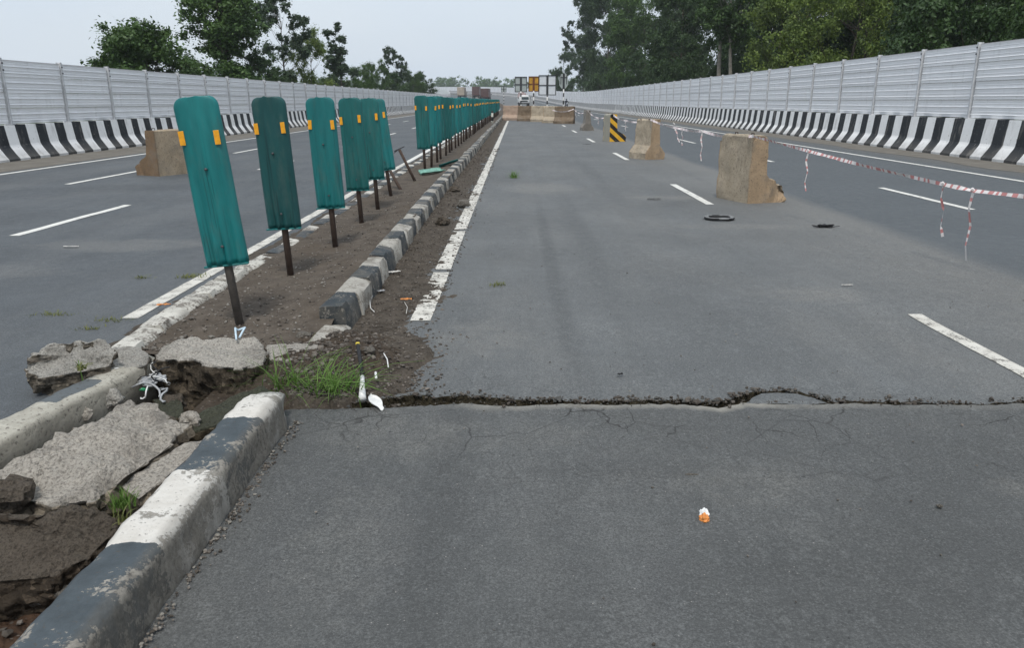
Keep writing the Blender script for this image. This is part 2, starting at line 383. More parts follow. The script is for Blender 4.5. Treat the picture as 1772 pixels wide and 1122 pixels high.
def barrier_mat(name, period, y0):
    t = T(name); c = t.coord(); x, y, z = t.sep(c)
    c = t.rcoord()
    w = t.math('ADD', y, t.math('MULTIPLY', t.math('SUBTRACT', t.noise(c, 5, 3), 0.5), 0.03))
    fr = t.math('FRACT', t.math('DIVIDE', t.math('SUBTRACT', w, y0), period))
    n = t.noise(c, 2.5, 6, 0.7)
    wc = t.ramp(n, [(0.3, (0.78, 0.78, 0.77)), (0.7, (0.88, 0.88, 0.87))])
    bc = t.ramp(n, [(0.3, (0.016, 0.019, 0.023)), (0.7, (0.03, 0.034, 0.039))])
    k = t.mix(t.math('LESS_THAN', fr, 0.5), wc, bc)
    k = t.mix(t.math('MULTIPLY', t.attr('toe'), t.ramp(n, [(0.3, 0.75), (0.7, 0.4)])), k, t.mix(0.55, k, (0.14, 0.13, 0.115)))
    st = t.ramp(t.noise(t.mapping(c, (1, 1, 0.25)), 4.0, 6, 0.7), [(0.54, 0.0), (0.74, 0.55)])
    k = t.mix(st, k, (0.30, 0.28, 0.25))
    chip = t.ramp(t.noise(c, 11, 6, 0.75), [(0.63, 0.0), (0.66, 0.85)])
    k = t.mix(chip, k, (0.28, 0.26, 0.23))
    t.bump(t.noise(c, 40, 4), 0.25, 0.005)
    MAT[name] = t.fin(k, 0.75, 0, 0.3)
barrier_mat('barrier_right', 3.05 / 3, 0.0)
barrier_mat('barrier_left', 2.72 / 3, 0.0)
MAT['barrier_plain'] = simple('barrier_plain', (0.36, 0.36, 0.355), 0.85, 0.2, 1.5)

def panel_mat():
    t = T('panel_metal'); c = t.rcoord(); r = t.rand()
    base = t.ramp(r, [(0, (0.80, 0.80, 0.81)), (0.5, (0.86, 0.86, 0.865)), (1, (0.90, 0.90, 0.905))])
    st = t.noise(t.mapping(c, (1, 0.25, 7)), 3.5, 5, 0.65)
    k = t.mix(t.ramp(st, [(0.35, 0.5), (0.62, 0.0)]), base, (0.72, 0.725, 0.735))
    k = t.mix(t.ramp(t.noise(t.mapping(c, (1, 2.5, 0.3)), 1.4, 5, 0.7), [(0.55, 0.0), (0.78, 0.4)]), k, (0.46, 0.45, 0.43))
    MAT['panel_metal'] = t.fin(k, 0.5, 0.1, 0.4)
panel_mat()
MAT['panel_far'] = simple('panel_far', (0.84, 0.845, 0.855), 0.55, 0.12, 0.8, 0.15)
MAT['ridge'] = simple('ridge', (0.90, 0.905, 0.915), 0.4, 0.06, 3, 0.0)  # paler than the panels: highlight along the ridges painted into the colour
MAT['galv'] = simple('galv', (0.58, 0.585, 0.595), 0.5, 0.25, 8, 0.1)
MAT['bolt'] = simple('bolt', (0.08, 0.08, 0.085), 0.6, 0.3, 20, 0.3)
MAT['grey_steel'] = simple('grey_steel', (0.055, 0.058, 0.062), 0.6, 0.3, 6, 0.2)

def board_mat(name, a, b):
    t = T(name); c = t.rcoord(); r = t.rand()
    st = t.noise(t.mapping(c, (7, 7, 1.3)), 2.2, 5, 0.6)
    k = t.ramp(st, [(0.2, a), (0.8, b)])
    k = t.mix(t.math('MULTIPLY', r, 0.35), k, tuple(v * 0.6 for v in a))
    k = t.mix(t.ramp(t.noise(t.mapping(c, (3, 3, 1.0)), 3, 6, 0.7), [(0.52, 0.0), (0.75, 0.5)]), k, (0.07, 0.115, 0.10))
    k = t.mix(t.ramp(t.noise(c, 22, 5, 0.75), [(0.70, 0.0), (0.74, 0.5)]), k, (0.25, 0.33, 0.31))
    k = t.mix(t.ramp(t.noise(t.mapping(c, (22, 22, 0.6)), 1.3, 4, 0.6), [(0.60, 0.0), (0.70, 0.55)]), k, tuple(v * 0.45 for v in a))
    gr = t.ramp(t.noise(t.mapping(c, (70, 70, 1.1)), 1.0, 3, 0.6), [(0.60, 0.0), (0.66, 0.55)])
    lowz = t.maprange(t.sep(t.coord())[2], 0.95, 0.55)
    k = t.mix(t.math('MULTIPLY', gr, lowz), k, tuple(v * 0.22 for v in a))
    MAT[name] = t.fin(k, t.ramp(st, [(0.3, 0.38), (0.7, 0.6)]), 0, 0.45)
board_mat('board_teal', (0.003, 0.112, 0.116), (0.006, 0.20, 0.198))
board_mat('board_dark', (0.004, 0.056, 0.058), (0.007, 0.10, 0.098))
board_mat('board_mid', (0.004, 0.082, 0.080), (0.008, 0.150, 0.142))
MAT['board_pale'] = simple('board_pale', (0.16, 0.33, 0.27), 0.6, 0.3, 9)
MAT['reflector'] = simple('reflector', (0.80, 0.36, 0.02), 0.35, 0.18, 30, bump=0.2)
MAT['rust'] = simple('rust', (0.060, 0.040, 0.030), 0.85, 0.45, 18, bump=0.3)
MAT['rust_grey'] = simple('rust_grey', (0.085, 0.074, 0.064), 0.8, 0.4, 14, bump=0.3)

def block_mat(name, a, b, dark):
    t = T(name); c = t.coord()
    n = t.noise(c, 4, 7, 0.7)
    k = t.ramp(n, [(0.28, a), (0.72, b)])
    k = t.mix(t.math('MULTIPLY', t.attr('side'), 0.8), k, t.ramp(n, [(0.3, dark), (0.7, tuple(v * 1.5 for v in dark))]))
    k = t.mix(t.ramp(t.noise(t.mapping(c, (4, 4, 0.7)), 3.2, 5, 0.65), [(0.56, 0.0), (0.74, 0.5)]), k, tuple(v * 0.42 for v in a))
    k = t.mix(t.ramp(t.noise(c, 45, 4, 0.7), [(0.36, 0.8), (0.44, 0.0)]), k, tuple(v * 0.3 for v in a))
    k = t.mix(t.ramp(t.noise(c, 2.2, 6, 0.75), [(0.50, 0.0), (0.66, 0.6)]), k, (.20, .175, .145))
    t.bump(t.math('ADD', t.noise(c, 55, 6, 0.8), n), 0.9, 0.02)
    MAT[name] = t.fin(k, 0.92, 0, 0.2)
block_mat('block_tan', (0.34, 0.285, 0.21), (0.50, 0.425, 0.325), (0.31, 0.215, 0.13))
block_mat('block_brown', (0.33, 0.26, 0.18), (0.44, 0.36, 0.26), (0.135, 0.082, 0.045))
block_mat('block_pink', (0.36, 0.26, 0.195), (0.48, 0.365, 0.28), (0.28, 0.2, 0.14))
block_mat('block_grey', (0.20, 0.185, 0.165), (0.32, 0.30, 0.27), (0.15, 0.135, 0.115))
block_mat('block_dark', (0.13, 0.095, 0.065), (0.27, 0.205, 0.14), (0.10, 0.07, 0.045))
def chevron_mat():
    t = T('chevron'); c = t.coord(); x, y, z = t.sep(c)
    d = t.math('FRACT', t.math('DIVIDE', t.math('ADD', t.math('ADD', z, t.math('MULTIPLY', x, 0.85)), 0.02), 0.36))
    n = t.noise(c, 9, 6, 0.7)
    k = t.mix(t.math('LESS_THAN', d, 0.5), t.ramp(n, [(0.3, (0.62, 0.33, 0.02)), (0.7, (0.75, 0.43, 0.04))]), (0.02, 0.019, 0.018))
    k = t.mix(t.attr('side'), (0.34, 0.32, 0.26), k)
    k = t.mix(t.ramp(n, [(0.62, 0.0), (0.68, 0.7)]), k, (0.26, 0.24, 0.2))
    MAT['chevron'] = t.fin(k, 0.7, 0, 0.3)
chevron_mat()
MAT['tape_white'] = simple('tape_white', (0.72, 0.68, 0.66), 0.5, 0.12, 14)
MAT['tape_red'] = simple('tape_red', (0.50, 0.21, 0.20), 0.5, 0.25, 14)
MAT['tape_pale'] = simple('tape_pale', (0.60, 0.42, 0.41), 0.5, 0.25, 14)
MAT['rubber'] = simple('rubber', (0.016, 0.016, 0.017), 0.75, 0.4, 20, bump=0.3)
MAT['white_plastic'] = simple('white_plastic', (0.74, 0.74, 0.72), 0.4, 0.1, 30)
MAT['blue_string'] = simple('blue_string', (0.50, 0.62, 0.70), 0.6, 0.15, 30)
MAT['grey_plastic'] = simple('grey_plastic', (0.34, 0.35, 0.36), 0.5, 0.35, 25)
MAT['orange_paper'] = simple('orange_paper', (0.62, 0.24, 0.06), 0.55, 0.25, 40)
MAT['yellow_plastic'] = simple('yellow_plastic', (0.60, 0.46, 0.05), 0.5, 0.2, 40)
MAT['green_plastic'] = simple('green_plastic', (0.02, 0.22, 0.09), 0.4, 0.2, 40)
MAT['paper'] = simple('paper', (0.55, 0.53, 0.49), 0.8, 0.2, 40)
def grass_mat(name, a, b, trans=0.35):
    t = T(name); c = t.coord()
    k = t.ramp(t.noise(c, 14, 4, 0.6), [(0.3, a), (0.7, b)])
    t.fin(k, 0.6, 0, 0.3)
    tr = t.new('ShaderNodeBsdfTranslucent'); t.set(tr.inputs[0], k)
    mx = t.new('ShaderNodeMixShader'); mx.inputs[0].default_value = trans
    t.t.links.new(t.bsdf.outputs[0], mx.inputs[1]); t.t.links.new(tr.outputs[0], mx.inputs[2]); t.t.links.new(mx.outputs[0], t.out.inputs[0])
    MAT[name] = t.m
grass_mat('grass', (0.065, 0.15, 0.022), (0.19, 0.30, 0.075))
grass_mat('grass_dry', (0.10, 0.12, 0.035), (0.24, 0.25, 0.09))
def leaf_mat(name, cols, scale=0.45):
    t = T(name); c = t.rcoord()
    n = t.noise(c, scale, 4, 0.6)
    k = t.ramp(n, [(0.30, cols[0]), (0.52, cols[1]), (0.74, cols[2])])
    r = t.attr('tint')
    k = t.mix(t.math('MULTIPLY', r, 0.65), k, tuple(min(v * 1.8, 1) for v in cols[2]))
    k = t.mix(t.math('MULTIPLY', t.rand(), 0.35), k, tuple(v * 0.55 for v in cols[1]))
    t.fin(k, 0.55, 0, 0.35)
    tr = t.new('ShaderNodeBsdfTranslucent'); t.set(tr.inputs[0], t.mix(0.5, k, (0.10, 0.16, 0.03)))
    mx = t.new('ShaderNodeMixShader'); mx.inputs[0].default_value = 0.22
    t.t.links.new(t.bsdf.outputs[0], mx.inputs[1]); t.t.links.new(tr.outputs[0], mx.inputs[2]); t.t.links.new(mx.outputs[0], t.out.inputs[0])
    MAT[name] = t.m
leaf_mat('leaf_dark', [(0.013, 0.031, 0.011), (0.025, 0.054, 0.017), (0.046, 0.084, 0.026)])
leaf_mat('leaf_mid', [(0.020, 0.048, 0.013), (0.042, 0.086, 0.022), (0.075, 0.130, 0.032)])
leaf_mat('leaf_light', [(0.040, 0.074, 0.015), (0.085, 0.135, 0.025), (0.150, 0.200, 0.038)])
leaf_mat('leaf_blue', [(0.018, 0.034, 0.020), (0.032, 0.056, 0.030), (0.05, 0.08, 0.042)])
MAT['bark'] = simple('bark', (0.075, 0.060, 0.046), 0.9, 0.4, 5, bump=0.5)
MAT['bark_pale'] = simple('bark_pale', (0.24, 0.22, 0.185), 0.9, 0.35, 4, bump=0.5)
MAT['ground'] = simple('ground', (0.055, 0.072, 0.03), 0.95, 0.5, 0.15, bump=0.4)
MAT['hill'] = simple('hill', (0.03, 0.05, 0.025), 0.95, 0.4, 0.05)

# ------------------------------------------------------------------ ground and roads
def grid_sheet(name, fx, xs, rows, mat, parent=None, smooth=True):
    """fx(i, x, j, row) -> point"""
    nx, ny = len(xs), len(rows)
    vs = [fx(x, r) for r in rows for x in xs]
    fs = [(j * nx + i, j * nx + i + 1, (j + 1) * nx + i + 1, (j + 1) * nx + i) for j in range(ny - 1) for i in range(nx - 1)]
    return link(bpy.data.objects.new(name, mesh_data(name, vs, fs, mat, None, smooth)), parent)
ROWS_FAR = [6.5, 7, 7.5, 8, 9, 10, 12, 14, 17, 20, 25, 30, 40, 50, 60, 75, 90, 105, 120] + list(range(130, 700, 10))
gx = [-900, -500, -250, -120, -70, -40, -25, -16, -10, 0, 10, 16, 25, 40, 70, 120, 250, 500, 900]
def terrain_pt(x, y):
    d = max(abs(x) - 14.5, 0)
    z = -1.3 + min(d * 0.03, 1.0) + (0.25 * fbm(x * 0.05, y * 0.05, 0) if d > 0 else 0)
    return (x + float(off(min(y, 500))), y, z + float(prof(min(max(y, 0), 650))))
ter = grid_sheet('terrain', terrain_pt, gx, [-300, -100, -40, -10, 0, 10, 20, 30, 45, 60, 80, 100, 120] + list(range(140, 660, 20)) + [800, 1000, 1500, 2500, 4500], MAT['ground'])
tag(ter, 'green ground on both sides beyond the barrier walls', 'ground', kind='structure')

# crack across the road: edge of the near pavement (low) and of the far pavement (high), read on the ground
UP = [(640, 694), (680, 686), (725, 682), (760, 686), (795, 684), (830, 683), (865, 689), (900, 691.5), (935, 690), (970, 691.5), (1005, 692.5),
      (1040, 694), (1110, 691.5), (1180, 692), (1229, 694.5), (1245, 694), (1265, 690), (1283, 681), (1305, 676), (1345, 675.5), (1385, 677.5), (1415, 685), (1440, 694),
      (1470, 695), (1532, 694.5), (1604, 695.5), (1668, 697.5), (1711, 698), (1772, 693), (1850, 690), (2000, 688)]
LO = [(640, 708), (700, 706), (725, 704.5), (760, 701.5), (795, 698), (830, 700), (865, 701.5), (900, 702.5), (935, 701), (970, 699.5), (1005, 699.5),
      (1040, 701), (1110, 699), (1180, 699.5), (1229, 705), (1245, 706), (1265, 702), (1283, 697.5), (1305, 698), (1345, 699), (1385, 700.5), (1415, 700), (1440, 699.5),
      (1470, 699.5), (1532, 700.5), (1604, 702), (1668, 702), (1711, 702), (1772, 696.5), (1850, 692.5), (2000, 690)]
upw = [G(*p) for p in UP]; low = [G(*p) for p in LO]
def jag(x, k): return 0.018 * fbm(x * 9, k, 0.3, 1.0, 3) + 0.024 * fbm(x * 38, k, 2.3, 1.0, 2)
def Bx(x): return float(np.interp(x, [p.x for p in upw], [p.y for p in upw])) + jag(x, 1.7) * (1 if x < 2.2 else .6)
def Ax(x): return min(float(np.interp(x, [p.x for p in low], [p.y for p in low])) + 0.6 * jag(x, 4.2), Bx(x) - 0.010)
xs_r = list(np.arange(-1.16, 3.4, 0.02)) + list(np.arange(3.5, 13.01, 0.25))
def far_pt(x, r):
    if r < 6.4:
        k = (r - 3.8) / 2.6; y = Bx(x) + (6.4 - Bx(x)) * k
        z = 0.010 * fbm(x * 0.9, y * 0.9, 2.0) * min(k * 2, 1) - 0.004 * (1 - min(k * 6, 1)) + 0.004 * nz(x * 8, y * 8, 1) * (1 - min(k * 6, 1))
    else: y = r; z = 0.006 * nz(x * 0.4, y * 0.4, 5) if y < 9 else 0
    return P(x, y, z)
rr = [3.8 + 2.6 * k ** 1.5 for k in np.linspace(0, 1, 34)][:-1] + [6.4] + ROWS_FAR
road_r = grid_sheet('road', far_pt, xs_r, rr, MAT['asphalt_far'])
tag(road_r, 'closed right carriageway of grey asphalt beyond the crack', 'road', kind='structure')
def near_pt(x, r):      # r in 0..1 : 1 at the crack lip
    a = Ax(x); y = -8 + (a + 8) * r
    e = max(0, 1 - (a - y) / 0.35)
    z = 0.012 * fbm(x * 0.9, y * 0.9, 9.0) * (1 - e) + 0.022 * e * e * (0.6 + 0.4 * nz(x * 2, 3.1, 0))
    if r > 0.9995: z -= 0.014
    return (x, y, z)
nr = [0, 0.3, 0.5, 0.6] + list(np.linspace(0.66, 0.94, 60)) + list(np.linspace(0.944, 1.0, 22))
near = grid_sheet('road_near_side', near_pt, xs_r, nr, MAT['asphalt_near'])
ev = []
for r in nr:
    for x in xs_r:
        a = Ax(x); y = -8 + (a + 8) * r
        m = np.interp(x, [-0.9, -0.35, 0.0, 1.3, 1.7, 2.6], [0.0, 0.25, 0.9, 0.95, 0.45, 0.3])
        ev.append(m * max(0, 1 - (a - y) / (0.085 + 0.05 * nz(x * 3, 0, 8))) ** 0.6)
attr(near.data, 'edge', ev)
tag(near, 'darker asphalt on the near side of the crack', 'road', kind='structure')
# broken faces of the crack and the soil at its bottom
mb = MB(); n = len(xs_r)
for k, x in enumerate(xs_r):
    b = Bx(x); a = Ax(x)
    zt = far_pt(x, 3.8)[2]
    for d in range(5):
        q = d / 4
        mb.v.append((x, b + 0.018 * fbm(x * 14, q * 5, 1.0) * (q > 0) - 0.02 * q + 0.0, zt - 0.16 * q))
    for d in range(4):
        q = d / 3
        mb.v.append((x, (b - 0.02) + (a - 0.02 - b + 0.02) * q, -0.15 + 0.03 * fbm(x * 12, q * 4, 6.0)))
    za = near_pt(x, 1.0)[2]
    for d in range(3):
        q = d / 2
        mb.v.append((x, a - 0.025 * (1 - q), -0.15 + (za + 0.15) * q))
for k in range(n - 1):
    for d in range(11):
        mb.f.append((k * 12 + d, k * 12 + d + 1, (k + 1) * 12 + d + 1, (k + 1) * 12 + d)); mb.i.append(0)
ck = mb.build('crack_face', [MAT['crack_soil']], road_r)
isl = [(1290, 698), (1302, 687), (1318, 679.5), (1345, 677.8), (1380, 680.3), (1405, 686.5), (1432, 696), (1410, 698), (1385, 700), (1360, 697.5), (1325, 697)]
mb = MB(); q = [G(*p) for p in isl]; cq = sum(q, Vector()) / len(q); pp = []
for k in range(len(q)):
    for j in range(5): pp.append(q[k].lerp(q[(k + 1) % len(q)], j / 5))
pp = [p + (p - cq).normalized() * .008 * nz(p.x * 30, p.y * 30, 1) for p in pp]; n = len(pp)
mb.v = [tuple(p) for p in pp] + [(p.x, p.y, -.1) for p in pp] + [(cq.x, cq.y, .006)]
mb.f = [(k, n + k, n + (k + 1) % n, (k + 1) % n) for k in range(n)] + [(k, (k + 1) % n, 2 * n) for k in range(n)]; mb.i = [1] * n + [0] * n
mb.v = [(x_, y_, z_ - .006 * (i_ < n)) for i_, (x_, y_, z_) in enumerate(mb.v)]
fl = mb.build('asphalt_flake', [MAT['asphalt_far'], MAT['crack_soil']], road_r)
bm = bmesh.new(); bm.from_mesh(fl.data); bmesh.ops.recalc_face_normals(bm, faces=bm.faces); bm.to_mesh(fl.data); bm.free()

# left carriageway
xl = list(np.arange(-13.9, -2.39, 0.45)) + [-2.39]
def left_pt(x, r): return P(x, r, 0.008 * fbm(x * 0.5, r * 0.5, 3) * (r < 12))
road_l = grid_sheet('road_left', left_pt, xl, [-8, -4, -1, 0, 1, 2, 2.6, 3, 3.5, 4, 4.5, 5, 5.5, 6] + ROWS_FAR, MAT['asphalt_left'])
tag(road_l, 'open left carriageway of blue-grey asphalt', 'road', kind='structure')

def far_z(x, y):
    r = 3.8 + 2.6 * (y - Bx(x)) / (6.4 - Bx(x)) if y < 6.4 else y
    if y >= 6.5: return .006 * nz(x * .4, y * .4, 5) if y < 9 else 0.0
    return far_pt(x, min(r, 6.39))[2] if y < 6.4 else .006 * nz(x * .4, 6.5 * .4, 5)
# painted lines: every dash a sheet of its own on its road
def line(x, y0, y1, wd, parent, mat='line_paint', name='lane_line', wob=0.0):
    ys = list(np.arange(y0, y1, 0.5 if y1 - y0 < 60 else 4)) + [y1]
    if y0 < 12.5 and y1 - y0 < 60: ys = list(np.arange(y0, min(y1, 14), 0.04)) + (list(np.arange(14, y1, 1.0)) if y1 > 14 else []) + [y1]
    vs = []
    for y in ys:
        a = wob * fbm(y * 6, 1, 0); b = wob * fbm(y * 6, 9, 0)
        if y < 12.5: vs += [(q_, y, (far_z(q_, y) if x > -2 else left_pt(q_, y)[2]) + .004) for q_ in (x - wd / 2 + a, x + wd / 2 + b)]
        else: vs += [P(x - wd / 2 + a, y, .006), P(x + wd / 2 + b, y, .006)]
    fs = [(2 * i, 2 * i + 1, 2 * i + 3, 2 * i + 2) for i in range(len(ys) - 1)]
    return link(bpy.data.objects.new(name, mesh_data(name, vs, fs, MAT[mat])), parent)
for k in range(8):
    y0 = 2.55 + 9.1 * k
    if k == 0: line(2.90, 4.02, 5.5, 0.105, road_r, 'line_worn', wob=0.005)
    else: line(2.90, y0 + 0.1, y0 + 3.0, 0.12, road_r, wob=0.004 if k < 4 else 0)
for k in range(14): line(6.5, 2.2 + 9.0 * k, 5.1 + 9.0 * k, 0.12, road_r)
line(9.75, 4.2, 420, 0.14, road_r, name='edge_line')
for a, b in ((5.30, 6.92), (7.05, 9.25), (9.38, 12.9), (13.0, 62)):
    line(-0.68, a, b, 0.145, road_r, 'line_worn', 'edge_line', 0.006 if b < 20 else 0)
line(-2.76, 5.35, 20, 0.12, road_l, 'line_worn', 'edge_line', 0.006)
line(-2.76, 20, 400, 0.14, road_l, 'line_paint', 'edge_line')
for k in range(14): line(-5.8, 0.0 + 8.9 * k, 2.75 + 8.9 * k, 0.12, road_l)
for k in range(14): line(-8.35, 5.7 + 8.9 * k, 8.6 + 8.9 * k, 0.12, road_l)
line(-10.85, 2, 400, 0.14, road_l, name='edge_line')
for dx, c in ((0.45, 3), (0.72, 5)):      # dusty shoulder along the left barrier
    pass
sh = grid_sheet('shoulder', lambda x, r: P(x + (0.12 * fbm(r * 0.4, 2, 0) if x > -11.5 else 0), r, 0.005), [-13.2, -12.2, -11.15], list(range(4, 110, 1)), MAT['shoulder_dust'], road_l)
sh2 = grid_sheet('shoulder', lambda x, r: P(x + (0.25 * fbm(r * 0.3, 7, 0) if x < 11.2 else 0), r, 0.005), [10.9, 11.5, 12.3], list(range(4, 110, 1)), MAT['shoulder_dust'], road_r)

# ------------------------------------------------------------------ median: soil, trench, dirt along the kerb
def med_pt(x, r):
    z = 0.105 + 0.018 * fbm(x * 2.2, r * 1.1, 1.0) + 0.006 * nz(x * 14, r * 14, 0)
    if r < 5.2: z -= 0.05 * max(0, (5.2 - r)) ** 1.3 * (1 + 0.6 * nz(x * 4, r * 4, 3))
    if x < -2.25: z -= 0.03
    z += 0.075 * min(max((x + 1.85) / 0.42, 0), 1) ** 1.5 * min(1, max(0, (r - 4.7) / .6)) + .012 * nz(x * 6, r * 6, 8)
    return P(x, r, z)
rows = list(np.arange(4.35, 9, 0.07)) + list(np.arange(9, 20, 0.3)) + list(np.arange(20, 90, 2)) + list(range(90, 500, 10))
med = grid_sheet('median', med_pt, list(np.linspace(-2.42, -1.2, 20)), rows, MAT['dirt_median'])
tag(med, 'strip of packed brown soil between the two carriageways', 'median', kind='structure')
hc = G(352, 706, -0.2)
def trench_pt(x, y):
    z = -0.20 + 0.06 * fbm(x * 4, y * 4, 2.0) + 0.015 * nz(x * 22, y * 22, 1)
    z -= 0.42 * math.exp(-((x - hc.x) ** 2 / 0.035 + (y - hc.y) ** 2 / 0.05))
    if x < -2.12: z += 0.13 * min((-2.12 - x) / 0.2, 1)
    if x > -1.0: z += 0.12
    if x < -2.45: z = -0.10
    return (x, y, z)
tr = grid_sheet('trench_soil', trench_pt, list(np.linspace(-2.8, -0.85, 60)), list(np.linspace(0.4, 5.2, 120)), MAT['dirt_red'])
tag(tr, 'exposed red-brown soil in the broken median', 'soil', kind='structure')
def strip_pt(x, y):
    q = (x + 1.2) / 0.75
    edge = 0.62 + 0.28 * fbm(y * 0.9, 4.0, 0, 1, 4)
    spill = math.exp(-((y - 4.45) / 0.55) ** 2)
    edge += 0.33 * spill
    z = 0.045 * (edge - q) + 0.010 * fbm(x * 9, y * 9, 3) + 0.012 * nz(x * 30, y * 30, 0) + 0.03 * spill * (edge - q > 0)
    if q > 1.28: z = min(z, -0.02)
    if y < 4.2: z += 0.02 * (0.9 - q); 
    if y < Bx(min(x, 3)) + 0.02 and x > -0.86: z = min(z, -0.08)
    if y < 3.68 + .05 * nz(x * 7, 3, 1): z -= 0.12 + 0.3 * (3.7 - y)
    return P(x, y, z)
rows = list(np.arange(3.3, 9, 0.035)) + list(np.arange(9, 20, 0.12)) + list(np.arange(20, 66, 0.6))
st = grid_sheet('roadside_dirt', strip_pt, list(np.linspace(-1.22, -0.12, 44)), rows, MAT['dirt_strip'])
tag(st, 'dark dirt and grit washed along the foot of the kerb', 'dirt', kind='stuff')
def heap_pt(x, y):
    q = max(0, 1 - ((x + 1.12) / .52) ** 2 - ((y - 4.36) / .68) ** 2)
    z = -.03 + .135 * q ** .7 + (.03 * fbm(x * 7, y * 7, 2) + .02 * fbm(x * 24, y * 24, 5)) * (q > 0)
    if y < Bx(x) + .03 and x > -.86: z = min(z, -.06)
    return (x, y, z)
hp = grid_sheet('dirt_heap', heap_pt, list(np.linspace(-1.66, -.6, 75)), list(np.linspace(3.68, 5.1, 95)), MAT['dirt_wet'])
tag(hp, 'heap of dark crumbly soil at the broken end of the median kerb', 'dirt', kind='stuff')
def lstrip_pt(x, y):
    q = (-2.42 - x) / 0.3
    z = 0.035 * (0.75 + 0.4 * fbm(y * 1.1, 8, 0) - q) + 0.008 * nz(x * 20, y * 20, 2)
    return P(x, y, max(z, -0.02))
st2 = grid_sheet('roadside_dirt', lstrip_pt, list(np.linspace(-2.75, -2.38, 12)), list(np.arange(4.2, 12, 0.06)) + list(np.arange(12, 40, 0.4)), MAT['dirt_strip'])
tag(st2, 'grey grit between the left kerb and its white edge line', 'dirt', kind='stuff')

# ------------------------------------------------------------------ kerbs
KERB_PROF = [(0.0, -0.10), (0.20, -0.10), (0.203, 0.02), (0.190, 0.150), (0.182, 0.168), (0.165, 0.178), (0.03, 0.178), (0.005, 0.165)]
def kerb_near():
    mb = MB(); y0, y1, ny = 0.6, 3.53, 92
    pr = []
    for k in range(len(KERB_PROF)):
        a, b = Vector((*KERB_PROF[k], 0)), Vector((*KERB_PROF[(k + 1) % len(KERB_PROF)], 0))
        m = 1 if (a - b).length < 0.05 else 5
        for j in range(m): pr.append(a.lerp(b, j / m))
    npf = len(pr); sd = []
    for k in range(ny + 1):
        y = y0 + (y1 - y0) * k / ny
        for p in pr:
            x, z = p.x - 1.285, p.y
            d = 0.010 * fbm(x * 6, y * 6, z * 6) + 0.004 * nz(x * 40, y * 40, z * 40) - (0.03 * max(0, nz(x * 9, y * 11, 4.4) - .30) if .16 < p.x < .20 and p.y > .1 else 0)
            if k > ny - 4: d -= 0.012 * (k - ny + 4)
            cx, cz = -1.185, 0.04
            l = math.hypot(x - cx, z - cz) or 1
            yy = y + (0.05 * nz(x * 9, z * 9, 4) if k == ny else 0)
            mb.v.append((x + d * (x - cx) / l, yy, z + d * (z - cz) / l))
            sd.append(1.0 if (p.x > 0.186 or p.y < 0.14) else (0.5 if p.x > 0.16 else 0.0))
    for k in range(ny):
        for j in range(npf):
            mb.f.append((k * npf + j, (k + 1) * npf + j, (k + 1) * npf + (j + 1) % npf, k * npf + (j + 1) % npf)); mb.i.append(0)
    mb.f.append(tuple(ny * npf + j for j in range(npf))); mb.i.append(0)
    mb.f.append(tuple(npf - 1 - j for j in range(npf))); mb.i.append(0)
    o = mb.build('kerb', [MAT['kerb_near']], None, True); attr(o.data, 'side', sd)
    bm = bmesh.new(); bm.from_mesh(o.data); bmesh.ops.recalc_face_normals(bm, faces=bm.faces); bm.to_mesh(o.data); bm.free()
    tag(o, 'large black and white painted kerb in the near left corner', 'kerb')
kerb_near()

def stone_data(seed, white, L=0.452, left=False):
    rnd = random.Random(seed); bm = bmesh.new()
    pts = [(-0.095, -0.12), (0.095, -0.12), (0.105, 0.0), (0.082, 0.175), (0.058, 0.20), (-0.07, 0.205), (-0.095, 0.185)]
    ny = 8; rings = []
    for k in range(ny + 1):
        t_ = k / ny; e = 0.965 if k in (0, ny) else 1.0
        rings.append([bm.verts.new((p[0] * e, (t_ - 0.5) * L, p[1] * (e if p[1] > 0 else 1))) for p in pts])
    for k in range(ny):
        for j in range(len(pts)):
            bm.faces.new((rings[k][j], rings[k][(j + 1) % 7], rings[k + 1][(j + 1) % 7], rings[k + 1][j]))
    bm.faces.new(rings[0][::-1]); bm.faces.new(rings[-1])
    for v in bm.verts:
        v.co += Vector((1, 0.5, 1)) * (0.022 * nz(v.co.x * 9 + seed, v.co.y * 7, v.co.z * 9) + 0.010 * nz(v.co.x * 30 + seed, v.co.y * 25, v.co.z * 30))
    bmesh.ops.recalc_face_normals(bm, faces=bm.faces)
    me = bpy.data.meshes.new('kerbstone'); bm.to_mesh(me); bm.free()
    me.materials.append(MAT[('left_kerb_white' if left else 'kerb_white') if white else 'kerb_black'])
    me.polygons.foreach_set('use_smooth', [True] * len(me.polygons))
    me.set_sharp_from_angle(angle=R(50))
    return me
SW = [stone_data(k, True) for k in range(5)]; SB = [stone_data(k + 20, False) for k in range(5)]
SLW = [stone_data(k + 40, True, 0.43, True) for k in range(4)]
kr = empty('median_kerb', (-1.28, 4.9, 0))
tag(kr, 'row of chipped black and white kerbstones edging the right side of the median', 'kerb')
y = 4.72; k = 0
while y < 92:
    white = (k % 2 == 0)
    o = link(bpy.data.objects.new('kerbstone', random.choice(SW if white else SB)), kr)
    sc = 1.0 if y > 5 else 0.9
    o.location = (0.02 * nz(y * 0.5, 0, 0) + random.uniform(-.006, .006) + .085 * max(0, 1 - (y - 5) / 7), y - 4.9, -0.005 + 0.016 * nz(y * 0.6, 3, 0) + random.uniform(-.006, .004) - (0.10 if y < 5.0 else 0))
    o.rotation_euler = (random.uniform(-.025, .025), random.uniform(-.05, .05), random.uniform(-.025, .025)); o.scale = (1, sc, 1)
    y += 0.445; k += 1
mb = MB(); mb.prism([(-1.37, -0.1), (-1.18, -0.1), (-1.19, 0.14), (-1.22, 0.165), (-1.36, 0.165)], 92.2, 118, 0)
